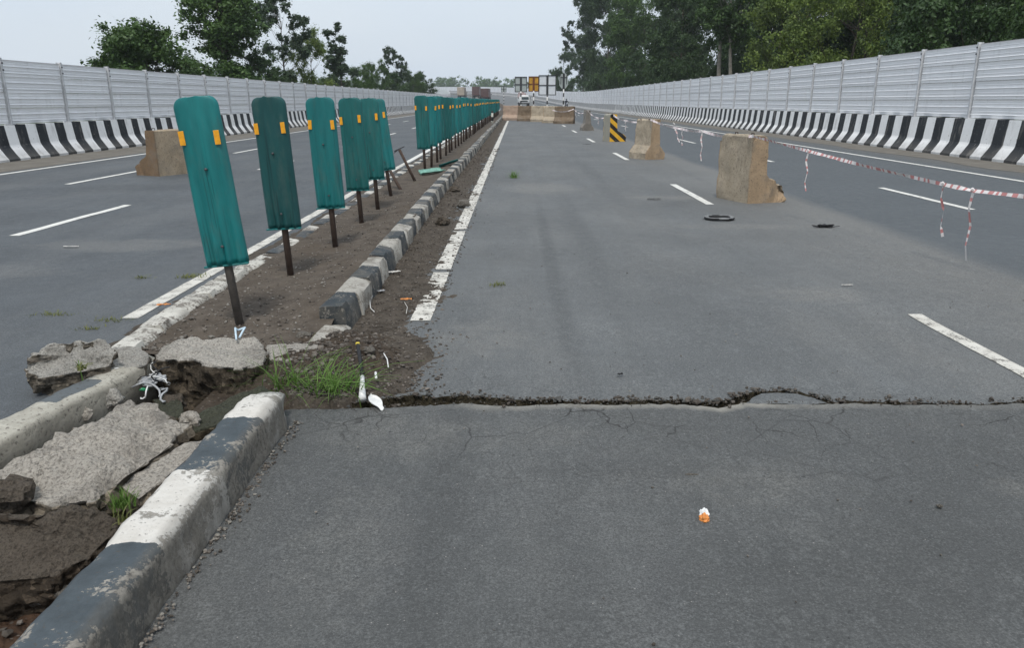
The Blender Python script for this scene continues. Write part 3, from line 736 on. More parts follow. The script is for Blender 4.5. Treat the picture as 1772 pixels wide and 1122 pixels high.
fk = mb.build('far_kerb', [MAT['kerb_white']], kr); fk.location = (1.28, -4.9, 0)
kl = empty('left_median_kerb', (-2.36, 4.5, 0))
tag(kl, 'half buried white kerb along the left side of the median', 'kerb')
y = 4.55; k = 0
while y < 60:
    o = link(bpy.data.objects.new('kerbstone', random.choice(SLW) if k % 2 == 0 or y < 6.8 else random.choice(SB)), kl)
    o.location = (random.uniform(-.02, .02) + (0.04 if y < 5.2 else 0), y - 4.5, -0.085 + random.uniform(-.012, .008) + (-0.025 if y > 7 else 0.0))
    o.rotation_euler = (random.uniform(-.03, .03), random.uniform(-.05, .05), random.uniform(-.05, .05))
    y += 0.445; k += 1

# ------------------------------------------------------------------ rubble of the broken median
stone_later = []
def slab(name, pix, bottom, mat, label, rough=0.03, cuts=5, seed=0, cat='slab', shrink=0.9, group=None, rnd_=1, peak=0.0):
    top = [G(*p) for p in pix]
    cen = sum(top, Vector()) / len(top)
    bm = bmesh.new(); lay = bm.verts.layers.float.new('side')
    tv = [bm.verts.new(p) for p in top]
    mv = [bm.verts.new(Vector((cen.x + (p.x - cen.x) * 1.0, cen.y + (p.y - cen.y) * 1.0 - .01, p.z * 0.5 + bottom * 0.5))) for p in top]
    bv = [bm.verts.new(Vector((cen.x + (p.x - cen.x) * shrink, cen.y + (p.y - cen.y) * shrink, bottom))) for p in top]
    n = len(top)
    cv = bm.verts.new(cen + Vector((0, 0, peak))); cb = bm.verts.new(Vector((cen.x, cen.y, bottom)))
    for j in range(n):
        k = (j + 1) % n
        bm.faces.new((tv[j], tv[k], cv)); bm.faces.new((bv[k], bv[j], cb))
        bm.faces.new((tv[k], tv[j], mv[j], mv[k])); bm.faces.new((mv[k], mv[j], bv[j], bv[k]))
    bmesh.ops.recalc_face_normals(bm, faces=bm.faces)
    for v in bm.verts: v[lay] = 1.0
    for v in tv: v[lay] = 0.42
    cv[lay] = 0.0
    bmesh.ops.subdivide_edges(bm, edges=bm.edges[:], cuts=cuts, use_grid_fill=True)
    bmesh.ops.subdivide_edges(bm, edges=bm.edges[:], cuts=1, use_grid_fill=True)
    for _ in range(rnd_): bmesh.ops.smooth_vert(bm, verts=bm.verts[:], factor=0.4, use_axis_x=True, use_axis_y=True, use_axis_z=True)
    bm.normal_update()
    nrm = {v: v.normal.copy() for v in bm.verts}
    for v in bm.verts:
        s = v[lay]; v[lay] = 0.0 if (s < 0.43 and nrm[v].z > 0.45) else min(1, 0.3 + s)
        a = rough * (0.6 if v[lay] < 0.3 else 1.15)
        cell = mnoise.cell(Vector((v.co.x * 16 + seed, v.co.y * 16, v.co.z * 16)))
        d = a * (fbm(v.co.x * 7 + seed, v.co.y * 7, v.co.z * 7, 1, 4)) + a * 0.5 * nz(v.co.x * 38 + seed, v.co.y * 38, v.co.z * 38) + a * .35 * cell * (v[lay] > .3)
        v.co += nrm[v] * d
    loc = Vector((cen.x, cen.y, bottom))
    bmesh.ops.translate(bm, verts=bm.verts[:], vec=-loc)
    me = bpy.data.meshes.new(name); bm.to_mesh(me); bm.free(); me.materials.append(MAT[mat])
    me.polygons.foreach_set('use_smooth', [True] * len(me.polygons)); me.set_sharp_from_angle(angle=R(40))
    o = link(bpy.data.objects.new(name, me)); o.location = loc
    return tag(o, label, cat, group)
RUB = 'broken concrete pieces of the median'
slab('concrete_slab', [(190, 712, .15), (228, 694, .16), (272, 704, .14), (312, 740, .11), (296, 772, .09), (225, 822, .07), (165, 866, .05), (100, 878, .04), (0, 858, .05), (-30, 832, .07), (40, 790, .10), (110, 748, .13)], -.20, 'slab_a',
     'largest broken grey concrete slab, tilted in the trench beside the near kerb', 0.05, 5, 1, group=RUB, rnd_=3, peak=.05)
slab('concrete_slab', [(205, 842, .03), (255, 806, .05), (318, 768, .08), (358, 757, .09), (335, 785, .08), (285, 828, .05), (238, 866, .02)], -.15, 'slab_a',
     'narrow concrete sliver wedged between the largest slab and the near kerb', 0.018, 4, 2, group=RUB, rnd_=3)
slab('soil_slab', [(-40, 890, .06), (40, 888, .08), (110, 884, .08), (180, 888, .05), (206, 915, .0), (150, 968, -.04), (80, 1000, -.06), (-30, 1010, -.06)], -.22, 'slab_dark',
     'dark soil-covered concrete lump in the left foreground below the largest slab', 0.035, 5, 3, group=RUB)
slab('concrete_slab', [(262, 612, .15), (300, 592, .17), (345, 584, .18), (400, 585, .18), (442, 588, .17), (460, 602, .15), (457, 626, .13), (420, 636, .13), (375, 634, .13), (330, 620, .14), (285, 622, .13)], -.35, 'slab',
     'thick concrete slab overhanging the dark hole under the nearest green board', 0.035, 5, 4, group=RUB)
slab('concrete_slab', [(462, 597, .10), (505, 594, .11), (551, 596, .11), (549, 614, .10), (520, 626, .09), (462, 622, .08)], -.12, 'slab',
     'small flat concrete piece just behind the thick grass tuft', 0.012, 4, 5, group=RUB)
slab('concrete_lump', [(42, 640, .12), (60, 612, .20), (95, 594, .25), (140, 586, .27), (186, 588, .26), (198, 610, .22), (192, 632, .16), (130, 645, .13), (70, 655, .10)], -.02, 'slab_grey',
     'rough rounded grey concrete lump lying on the left kerb', 0.045, 5, 6, group=RUB, rnd_=4)
slab('kerb_stub', [(196, 600, .17), (240, 600, .17), (256, 612, .15), (250, 632, .12), (215, 640, .12), (192, 634, .13)], -.1, 'slab_grey',
     'short broken kerb stub between the grey lump and the rubbish', 0.02, 4, 7, cat='kerb', group=RUB)
slab('concrete_slab', [(314, 740, .02), (345, 716, .05), (400, 688, .08), (455, 668, .10), (476, 678, .10), (445, 702, .09), (385, 732, .06), (325, 752, .01)], -.2, 'slab_moss',
     'mossy concrete wedge touching the far end of the near kerb', 0.02, 4, 8, group=RUB)
slab('concrete_lump', [(262, 690, -.02), (290, 684, .0), (316, 694, .0), (316, 722, -.03), (290, 720, -.03)], -.25, 'slab_moss',
     'small dark mossy lump at the left rim of the hole', 0.02, 4, 9, group=RUB)
for k, (u, v, z, sx, lab) in enumerate([(300, 712, -.08, .13, 'dark chunk at the left rim of the hole under the mossy lump'), (60, 742, -.10, .10, 'brown clod wedged under the fallen kerb at the left'), (190, 700, -.08, .09, 'clod between the fallen kerb end and the largest slab'),
        (120, 1040, -.16, .08, 'pinkish stone at the bottom left beside the near kerb'), (60, 1050, -.18, .07, 'reddish stone at the bottom left corner'), (225, 885, -.08, .08, 'dark clod under the small weed by the near kerb'), (330, 660, -.05, .12, 'brown clod under the overhanging slab'),
        (470, 655, .0, .10, 'dark clod left of the spindly grass'), (560, 640, .04, .09, 'dark clod behind the thick grass tuft'), (600, 612, .08, .07, 'brown clod on the soil heap near the stick'), (240, 640, -.03, .08, 'clod beside the rubbish tangle')]):
    stone_later.append((u, v, (sx, sx * .8, sx * .65), lab, 50 + k, 'slab_dark' if k not in (3, 4) else 'rock', z))
# toppled left kerb in the foreground
def fallen_kerb():
    a, b = G(-60, 775, .12), G(250, 622, .10)
    d = (b - a); L = d.length; mb = MB(); ny = 40; sd = []
    pr = [(-.085, -.14), (.085, -.14), (.095, -.02), (.09, .09), (.07, .115), (0, .12), (-.07, .115), (-.09, .09)]
    for k in range(ny + 1):
        t_ = k / ny
        for p in pr:
            e = 0.02 * fbm(p[0] * 6, t_ * 6, p[1] * 6) + (0.03 * nz(p[0] * 12, p[1] * 12, 2) if k > ny - 2 else 0)
            mb.v.append((p[0] * (1 + e * 4), t_ * L + (0.05 * nz(p[0] * 9, p[1] * 9, 0) if k == ny else 0), p[1] + e)); sd.append(1.0 if p[0] > 0.08 or p[1] < 0 else 0.2)
    n = 8
    for k in range(ny):
        for j in range(n):
            mb.f.append((k * n + j, k * n + (j + 1) % n, (k + 1) * n + (j + 1) % n, (k + 1) * n + j)[::-1]); mb.i.append(0)
    mb.f.append(tuple(range(n))); mb.f.append(tuple(ny * n + n - 1 - j for j in range(n))); mb.i += [0, 0]
    t = T('fallen_kerb'); c = t.coord(); x, y_, z = t.sep(c); nn = t.noise(c, 8, 6, 0.7); n2 = t.noise(c, 50, 5, .7)
    yw = t.math('ADD', y_, t.math('MULTIPLY', nn, 0.05))
    m = t.math('MULTIPLY', t.math('GREATER_THAN', yw, 0.42 * L), t.math('LESS_THAN', yw, 0.70 * L))
    m = t.math('MULTIPLY', m, t.math('LESS_THAN', t.math('ADD', x, t.math('MULTIPLY', nn, 0.03)), 0.045))
    k_ = t.mix(m, t.ramp(nn, [(.3, (.32, .30, .25)), (.7, (.52, .5, .43))]), (0.10, 0.118, 0.13))
    k_ = t.mix(t.math('MULTIPLY', t.attr('side'), 0.65), k_, t.ramp(nn, [(.3, (.10, .088, .065)), (.7, (.22, .20, .16))]))
    k_ = t.mix(t.ramp(n2, [(.36, .8), (.44, 0)]), k_, (.07, .06, .05))
    t.bump(n2, 0.7, 0.01); m_ = t.fin(k_, 0.85)
    o = mb.build('kerb', [m_], None, True); attr(o.data, 'side', sd)
    bm = bmesh.new(); bm.from_mesh(o.data); bmesh.ops.recalc_face_normals(bm, faces=bm.faces); bm.to_mesh(o.data); bm.free()
    o.location = a - Vector((0, 0, 0.115)); o.rotation_euler = (0, 0, math.atan2(-d.x, d.y))
    tag(o, 'fallen kerb with a black painted patch at the left edge below the grey lump', 'kerb')
fallen_kerb()

# ------------------------------------------------------------------ gravel and stones
def pebble_field(name, pts, sizes, mats, label, parent=None):
    ico = bmesh.new(); bmesh.ops.create_icosphere(ico, subdivisions=1, radius=1)
    bv = np.array([v.co[:] for v in ico.verts]); bf = np.array([[v.index for v in f.verts] for f in ico.faces]); ico.free()
    N, nv, nf = len(pts), len(bv), len(bf)
    V = np.zeros((N, nv, 3)); idx = np.zeros((N, nf), int)
    for k in range(N):
        s = sizes[k] * rng.uniform(0.55, 1.2, 3); s[2] *= 0.7
        q = bv * s + rng.normal(0, 0.12, bv.shape) * sizes[k]
        a = rng.uniform(0, 6.28); ca, sa = math.cos(a), math.sin(a)
        V[k, :, 0] = q[:, 0] * ca - q[:, 1] * sa + pts[k][0]; V[k, :, 1] = q[:, 0] * sa + q[:, 1] * ca + pts[k][1]; V[k, :, 2] = q[:, 2] + pts[k][2]
        idx[k] = rng.integers(0, len(mats))
    F = (bf[None] + (np.arange(N) * nv)[:, None, None]).reshape(-1, 3)
    me = mesh_data(name, V.reshape(-1, 3).tolist(), F.tolist(), mats, idx.ravel().tolist())
    o = link(bpy.data.objects.new(name, me), parent)
    return tag(o, label, None if parent else 'gravel', kind='stuff')
PEB = [simple('pebble_a', (.10, .088, .075), .95, .3, 30), simple('pebble_b', (.16, .14, .12), .95, .3, 30), simple('pebble_c', (.065, .055, .045), .95, .3, 30), simple('pebble_d', (.22, .205, .18), .95, .2, 30)]
pts, sz = [], []
for k in range(4200):
    y = 3.75 + 22 * random.random() ** 2.6
    x = -1.17 + 0.62 * random.random() ** 1.4 + (0.25 * random.random() if 3.9 < y < 5.1 else 0)
    if x > -0.86 and y < Bx(x) + 0.03: continue
    s = random.uniform(0.004, 0.011) * (1.6 if random.random() < .07 else 1) * (1 + max(0, y - 6) * .05)
    pts.append((x, y, max(strip_pt(x, y)[2], 0.0) + s * .3)); sz.append(s)
for k in range(700):
    x, y = random.gauss(-1.1, .2), random.gauss(4.35, .3); z = heap_pt(x, y)[2]
    if z < .0 or x < -1.6: continue
    s = random.uniform(.005, .02); pts.append((x, y, z + s * .2)); sz.append(s)
pebble_field('gravel', pts, sz, PEB[:1] + [PEB[2]] * 2 + PEB[1:2], 'loose grit scattered over the dirt beside the kerb')
pts, sz = [], []
for k in range(1500):
    x, y = random.uniform(-2.3, -1.36), 4.4 + 8 * random.random() ** 2.5
    s = random.uniform(0.004, 0.012) * (1.8 if random.random() < .08 and y < 5.3 else 1)
    pts.append((x, y, med_pt(x, y)[2] + s * .3)); sz.append(s)
for k in range(1500):
    x, y = random.uniform(-2.4, -1.2), random.uniform(1.2, 4.6); s = random.uniform(0.005, 0.022)
    pts.append((x, y, trench_pt(x, y)[2] + s * .3)); sz.append(s)
pebble_field('gravel', pts, sz, PEB, 'small stones and crumbs lying on the median soil')
pts, sz = [], []
for k in range(900):       # crumbs on the asphalt, thickest along the kerb foot
    if k < 480: x, y = -1.075 + abs(random.gauss(0, .022)), random.uniform(1.0, 3.5)
    elif k < 700: x, y = random.uniform(-.9, 4), random.uniform(1.7, 9)
    else: x, y = random.gauss(-.45, .25), random.uniform(3.9, 30)
    s = random.uniform(0.002, 0.007) if k >= 480 else random.uniform(.003, .009)
    if abs(x) < 3 and Ax(x) - .02 < y < Bx(x) + .02: continue
    pts.append((x, y, 0.006 + s * .3)); sz.append(s)
pebble_field('gravel', pts, sz, PEB, 'scattered crumbs of stone on the asphalt')
pts, sz = [], []
for k in range(1700):
    x = random.uniform(-.85, 2.75); a, b = Ax(x), Bx(x); g_ = b - a
    if random.random() > min(1, g_ / .05) * .9 + .1: continue
    q = random.random(); s_ = random.uniform(.003, .012) * min(1, .35 + g_ / .08) * (2.0 if random.random() < .08 else 1)
    if q < .5: pts.append((x, b + abs(random.gauss(0, .02)) * (1 if random.random() < .6 else -.4), random.uniform(-.012, .006))); sz.append(s_)
    elif q < .85: pts.append((x, random.uniform(a, b), random.uniform(-.15, -.04))); sz.append(s_ * 1.7)
    else: pts.append((x, a - abs(random.gauss(0, .03)), .018)); sz.append(s_ * .5)
pebble_field('gravel', pts, sz, [PEB[0], PEB[2], PEB[2], simple('asphalt_crumb', (.075, .075, .07), .95, .3, 30)], 'broken crumbs of asphalt in and along the crack')
def stone(u, v, size, label, seed, mat='rock', z=0.0, group=None):
    p = G(u, v, z); bm = bmesh.new(); bmesh.ops.create_icosphere(bm, subdivisions=3, radius=1)
    for q in bm.verts:
        d = 1 + 0.35 * fbm(q.co.x * 1.3 + seed * 5, q.co.y * 1.3, q.co.z * 1.3, 1, 3) + .22 * mnoise.cell(Vector((q.co.x * 1.4 + seed * 3, q.co.y * 1.4, q.co.z * 1.4)))
        q.co = Vector((q.co.x * size[0], q.co.y * size[1], q.co.z * size[2])) * d / 2
    zmin = min(q.co.z for q in bm.verts)
    for q in bm.verts: q.co.z -= zmin + 0.012
    me = bpy.data.meshes.new('stone'); bm.to_mesh(me); bm.free(); me.materials.append(MAT[mat])
    o = link(bpy.data.objects.new('stone', me)); o.location = p + Vector((0, 0, 0.012)); soft(o, 30)
    attr(me, 'side', [0.3] * len(me.vertices))
    return tag(o, label, 'stone', group or 'loose stones beside the kerb')
for k_, (u_, v_, z_, sx_, lab_) in enumerate([(40, 768, -.04, .15, 'grey rubble chunk at the left edge between the fallen kerb and the largest slab'), (92, 752, -.04, .12, 'rubble chunk right of the chunk at the left edge'), (140, 735, -.03, .12, 'rubble chunk beside the middle of the fallen kerb'), (196, 708, -.02, .11, 'rubble chunk near the far corner of the largest slab'),
        (20, 885, .0, .16, 'angular chunk at the left edge under the largest slab'), (330, 745, .0, .10, 'broken chunk between the largest slab and the mossy wedge'), (450, 640, .02, .13, 'chunk under the right end of the overhanging slab')]):
    stone_later.append((u_, v_, (sx_, sx_ * .8, sx_ * .8), lab_, 80 + k_, ('slab_grey', 'slab_dark', 'slab_a')[k_ % 3], z_))
for q_ in stone_later: stone(q_[0], q_[1], q_[2], q_[3], q_[4], q_[5], q_[6], RUB)
stone(803, 360, (.17, .14, .10), 'pale stone lying against the worn white edge line', 1)
stone(766, 392, (.15, .12, .12), 'dark stone between the kerb and the white edge line', 2, 'slab_dark')
stone(787, 334, (.16, .14, .09), 'brownish stone at the foot of the kerb beyond the pale stone', 3, 'slab_dark')
stone(688, 432, (.07, .06, .03), 'small flat pale chip beside the black kerbstone', 4)
stone(1625, 880, (.022, .02, .014), 'single white pebble on the near asphalt at right', 5)
stone(1196, 824, (.055, .02, .010), 'pale flat chip on the near asphalt above the sweet wrapper', 6)
stone(640, 612, (.07, .05, .03), 'pale flat stone in the dirt beside the dark stick', 7, z=.09)
stone(528, 588, (.10, .08, .05), 'pale crumb of concrete behind the small flat piece', 8, z=.06)

# ------------------------------------------------------------------ crash barriers and noise walls
def barrier_prof(h, s):          # s = +1: road on the -x side
    p = [(0.0, -0.15), (0.0, 0.07), (0.05, 0.13), (0.19, 0.34), (0.215, 0.40), (0.28, h), (0.52, h), (0.52, -0.15)]
    return p if s > 0 else [(-a, b) for a, b in p][::-1]
def side_wall(s, x0, h, top, sp, y0, k0, k1, kp, mat, side):
    prf = barrier_prof(h, s)
    def seg_data(m):
        mb = MB(); mb.prism(prf, 0.012, sp - 0.012, 0, 6)
        me = mb.data('barrier_segment', [m]); attr(me, 'toe', [1.0 if v.co.z < 0.33 else 0.0 for v in me.vertices])
        return me
    d1, d2 = seg_data(MAT[mat]), seg_data(MAT['barrier_plain'])
    cb = empty('crash_barrier', (x0, y0, 0))
    tag(cb, f'black and white striped concrete crash barrier along the {side} edge of the road', 'barrier', 'striped barriers along both road edges')
    for k in range(k0, k1):
        o = link(bpy.data.objects.new('barrier_segment', d1 if k < kp else d2), cb)
        o.location = (random.uniform(-.012, .012), k * sp, random.uniform(-.012, .006)); o.rotation_euler = (0, random.uniform(-.006, .006), 0)
    # noise wall: four sheets in every bay, between posts
    nb = empty('noise_barrier', (x0 + s * 0.40, y0, h))
    tag(nb, f'tall silver ribbed metal noise wall above the {side} crash barrier', 'wall', 'metal noise walls along both road edges')
    ph = (top - h - 0.02) / 4
    def cas():
        z = ph; q = [(0.0, 0.006), (-0.004, 0.15 * z)]
        def ridge(a):
            return [(0.0, a - 0.016), (-0.018, a - 0.008), (-0.018, a + 0.002), (0.0, a + 0.018)]
        q = [(0.0, 0.005)] + ridge(0.20 * z) + [(0.0, 0.33 * z), (-0.008, 0.36 * z), (0.0, 0.40 * z)] + ridge(0.60 * z) + [(0.0, 0.74 * z), (-0.008, 0.77 * z), (0.0, 0.81 * z), (-0.006, z - 0.02), (-0.022, z - 0.004), (0.04, z - 0.004), (0.04, 0.005)]
        if s < 0: q = [(-a, b) for a, b in q]
        else: q = q
        mb = MB(); mb.prism(q, 0.05, sp - 0.05, 0, 1)
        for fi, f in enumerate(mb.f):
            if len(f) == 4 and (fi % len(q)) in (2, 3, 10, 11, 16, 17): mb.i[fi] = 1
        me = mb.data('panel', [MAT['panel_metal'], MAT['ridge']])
        bm = bmesh.new(); bm.from_mesh(me); bmesh.ops.recalc_face_normals(bm, faces=bm.faces); bm.to_mesh(me); bm.free()
        return me
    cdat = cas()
    pm = MB(); pm.box((-s * 0.052, 0, (top - h) / 2 + .01), (0.012, 0.07, top - h + 0.04)); pm.box((s * 0.01, 0, (top - h) / 2 + .01), (0.11, 0.014, top - h + 0.04)); pm.box((s * 0.07, 0, (top - h) / 2 + .01), (0.012, 0.085, top - h + 0.04)); pm.box((0, 0, 0.012), (0.18, 0.2, 0.02))
    pdat = pm.data('post', [MAT['galv']])
    bm_ = MB(); bm_.box((-s * 0.066, 0, 0), (0.022, 0.05, 0.04), bev=0.008); bdat = bm_.data('bolt', [MAT['bolt']])
    for k in range(k0, k1 + 1):
        po = link(bpy.data.objects.new('post', pdat), nb); po.location = (0, k * sp, 0); po.rotation_euler = (0, random.uniform(-.008, .008), 0)
        if k < k0 + 16:
            for zb in (top - h - 0.10, top - h - 0.27):
                b = link(bpy.data.objects.new('bolt', bdat), po); b.location = (0, 0.012, zb)
        if k == k1: break
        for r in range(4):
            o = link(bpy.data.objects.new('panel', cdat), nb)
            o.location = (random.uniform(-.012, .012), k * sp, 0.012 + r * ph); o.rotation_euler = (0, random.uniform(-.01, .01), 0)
    # the far bend, where single sheets can no longer be told apart
    ya = y0 + k1 * sp; ys = [ya + 3.05 * j for j in range(int((560 - ya) / 3.05))]
    mb = MB(); mw = MB(); mp = MB(); npf = len(prf)
    for j in range(len(ys) - 1):
        a, b = ys[j], ys[j + 1]
        va = [P(x0 + p[0], a, p[1]) for p in prf]; vb = [P(x0 + p[0], b, p[1]) for p in prf]
        mb.add(va + vb, [(q, npf + q, npf + (q + 1) % npf, (q + 1) % npf) for q in range(npf)])
        for r in range(4):
            z0, z1 = h + .012 + r * ph, h + .004 + (r + 1) * ph
            xx = x0 + s * 0.40 + random.uniform(-.01, .01)
            q = [P(xx, a + .06, z0), P(xx, b - .06, z0), P(xx, b - .06, z1), P(xx, a + .06, z1), P(xx + s * .05, a + .06, z0), P(xx + s * .05, b - .06, z0), P(xx + s * .05, b - .06, z1), P(xx + s * .05, a + .06, z1)]
            mw.add(q, [(0, 1, 2, 3), (7, 6, 5, 4), (3, 2, 6, 7), (0, 4, 5, 1), (0, 3, 7, 4), (1, 5, 6, 2)])
        c = P(x0 + s * 0.40, a, h + (top - h) / 2); mp.box((c[0] - s * .03, c[1], c[2]), (0.10, 0.09, top - h + .04))
    f1 = mb.build('far_barrier', [MAT['barrier_plain']], cb); f1.location = (-x0, -y0, 0); tag(f1, kind='stuff')
    f2 = mw.build('far_panels', [MAT['panel_far']], nb); f2.location = (-(x0 + s * .40), -y0, -h); tag(f2, kind='stuff')
    f3 = mp.build('far_posts', [MAT['galv']], nb); f3.location = (-(x0 + s * .40), -y0, -h); tag(f3, kind='stuff')
side_wall(1, 12.15, 1.03, 2.99, 3.05, 22.45, -3, 32, 26, 'barrier_right', 'right')
side_wall(-1, -12.85, 0.90, 2.53, 2.72, 23.7, -3, 35, 29, 'barrier_left', 'left')

# ------------------------------------------------------------------ green anti-glare boards
BL, BW = 1.03, 0.135
def board_data(mat, seed):
    nx, nzz = 24, 34; mb = MB(); rnd = random.Random(seed)
    def pt(i, j, back):
        u_ = i / nx * 2 - 1; r = 0.062; z = (BL - r) * j / (nzz - 8) if j <= nzz - 8 else BL - r + r * math.sin((j - nzz + 8) / 8 * math.pi / 2); zt = z / BL
        hw = BW
        if z > BL - r: hw = BW - r + math.sqrt(max(r * r - (z - (BL - r)) ** 2, 0))
        if z > BL - 0.001: hw = BW - r
        x = u_ * hw
        a = u_ * 1.0
        y = -0.020 * (1 - a * a) + 0.016 * (abs(a) > 0.93)
        g = 0.0045 + 0.011 * max(0, 1 - zt * 2.6) ** 1.5
        y += g * math.cos(x * 2 * math.pi / 0.066 + seed) * (zt < 0.86) + 0.012 * nz(x * 6 + seed * 3, z * 2.2, 1)
        zz = z + (0.012 * nz(u_ * 2 + seed, 5, 0) if j == nzz else 0)
        return (x, y + (0.007 if back else 0), zz)
    for b in (0, 1):
        for j in range(nzz + 1):
            for i in range(nx + 1): mb.v.append(pt(i, j, b))
    n = nx + 1; N = n * (nzz + 1)
    for j in range(nzz):
        for i in range(nx):
            q = j * n + i
            mb.f.append((q, q + 1, q + n + 1, q + n)); mb.f.append((N + q + n, N + q + n + 1, N + q + 1, N + q))
    rim = [i for i in range(n)] + [j * n + nx for j in range(1, nzz + 1)] + [nzz * n + i for i in range(nx - 1, -1, -1)] + [j * n for j in range(nzz - 1, 0, -1)]
    for k in range(len(rim)):
        a, b = rim[k], rim[(k + 1) % len(rim)]; mb.f.append((a, N + a, N + b, b))
    mb.i = [0] * len(mb.f)
    return mb.data('panel', [MAT[mat]], True)
def board(loc, lean=0.0, pitch=0.0, yaw=0.0, mat='board_teal', label='', group=None, rail=True, zb=0.40, dat=None, L=1.0, postmat='rust', cache={}):
    e = empty('anti_glare_board', loc, (pitch, lean, yaw))
    tag(e, label, 'board', group)
    if 'post' not in cache:
        for pm in ('rust', 'rust_grey'):
            m = MB(); m.tube([(0, .022, -.12), (0, .022, .5), (0, .022, 1.1)], 0.027, 10); cache['post' + pm] = m.data('post', [MAT[pm]], True)
        cache['post'] = 1
        m = MB(); m.box((0, 0, 0), (0.034, 0.005, 0.085), bev=0.0015); cache['ref'] = m.data('reflector', [MAT['reflector']])
        m = MB(); m.box((0, 0, 0), (0.278, 0.035, 0.012), bev=0.003); cache['rail'] = m.data('bottom_rail', [MAT['board_teal']])
        m = MB(); m.box((0, 0.014, 0), (0.12, 0.03, 0.03), bev=0.004); cache['clamp'] = m.data('clamp', [MAT['grey_steel']])
    if (mat, 0) not in cache:
        for q in range(4): cache[(mat, q)] = board_data(mat, q * 3 + len(mat))
    p = link(bpy.data.objects.new('panel', cache[(mat, random.randint(0, 3))]), e); p.location = (0, 0, zb); p.scale = (1, 1, L)
    link(bpy.data.objects.new('post', cache['post' + postmat]), e)
    for x in (-0.112, 0.098):
        o = link(bpy.data.objects.new('reflector', cache['ref']), e); o.location = (x + random.uniform(-.004, .004), -0.020 - 0.006 + (0.012 if abs(x) > .1 else 0.003), zb + BL * L * 0.765 + random.uniform(-.012, .012)); o.rotation_euler = (0, random.uniform(-.05, .05), 0)
    if rail:
        o = link(bpy.data.objects.new('bottom_rail', cache['rail']), e); o.location = (0, -0.002, zb - 0.004)
    for zz in (0.12, 0.6):
        o = link(bpy.data.objects.new('clamp', cache['clamp']), e); o.location = (0, 0, zb + zz)
        if loc[1] < 14:
            if 'bolt' not in cache: m = MB(); m.disc((0, 0, 0), .009, (0, 1, 0), .012, 8); cache['bolt'] = m.data('bolt', [MAT['bolt']], True)
            o = link(bpy.data.objects.new('bolt', cache['bolt']), e); o.location = (random.uniform(-.006, .006), -.030, zb + zz)
    return e
ROW = 'anti-glare boards on the median'
B1 = [(413, 562, -5.4, 'board_teal', 3, 'nearest green board, leaning left on a bare post by the broken slabs'),
      (502, 478, -2.6, 'board_dark', 2, 'darkest green board, second from the near end'),
      (580, 430, -2.6, 'board_teal', 4, 'bright green board, third from the near end'),
      (625, 388, -2.4, 'board_mid', -3, 'fourth green board from the near end, in front of an overlapped pair'),
      (653, 362, -2.6, 'board_mid', -4, 'fifth green board, half hidden behind the fourth'),
      (676, 340, -7.0, 'board_teal', -2, 'sixth green board, tilting left at the end of the near group')]
for u, v, l, m, yw, lab in B1:
    p = G(u, v, 0.10)
    board(p, R(l), R(random.uniform(-1, 1)), R(yw), m, lab, ROW, postmat='rust_grey' if u < 450 else 'rust')
yb = 16.1; k = 0
ords = ['first', 'second', 'third', 'fourth', 'fifth', 'sixth', 'seventh', 'eighth', 'ninth', 'tenth']
while yb < 86:
    lab = f'{ords[k]} green board of the long closely spaced row' if k < 10 else 'green board further along in the long overlapping row on the median'
    board((-1.88 + random.uniform(-.03, .03), yb, 0.10), R(random.gauss(-1.0, 1.2)), R(random.gauss(0, .8)), R(random.gauss(-2, 3)),
          random.choice(['board_teal', 'board_mid', 'board_teal', 'board_mid']), lab, ROW if k < 10 else 'boards far along the median row', zb=0.46 + random.uniform(-.02, .02), rail=k < 12)
    yb += 1.18 + random.uniform(-.06, .06); k += 1
    if k > 55: yb += 0.8
# bent posts without boards and fallen boards
a, b = G(697, 329, .10), Vector((0, 0, 0))
e = MB(); e.tube([(0, 0, -.06), (-.28, .35, .34)], 0.026, 8); o = e.build('bare_post', [MAT['rust']], None, True); o.location = a
tag(o, 'rusty bare post leaning far over beside the sixth board', 'post')
a = G(722, 314, .10)
tp = empty('bare_post', a); tag(tp, 'leaning rusty post with a short crossbar and no board', 'post')
m = MB(); m.tube([(0, 0, -.08), (-.30, .0, .56)], 0.026, 8); m.build('post', [MAT['rust']], tp, True)
m = MB(); m.box((-.30, 0, .575), (.20, .04, .02), (0, R(-24), R(12)), bev=.004); m.box((-.36, 0, .53), (.10, .03, .012), (0, R(-38), R(5)), bev=.003); m.build('crossbar', [MAT['grey_steel']], tp)
for u, v, rz, ry, rx, lab, z in ((738, 297, 78, 4, 86, 'pale underside of a fallen green board below the row', .13), (727, 299, 110, -6, 84, 'fallen dark green board lying flat beside the pale one', .15), (760, 288, 95, 8, 72, 'crumpled fallen green board propped behind the other two', .14)):
    p = G(u, v, z); e = link(bpy.data.objects.new('fallen_board', board_data('board_pale' if 'pale' in lab else 'board_mid', 5)))
    e.location = p; e.rotation_euler = (R(rx), R(ry), R(rz)); e.scale = (1, 1, 0.42)
    tag(e, lab, 'board', 'fallen boards')

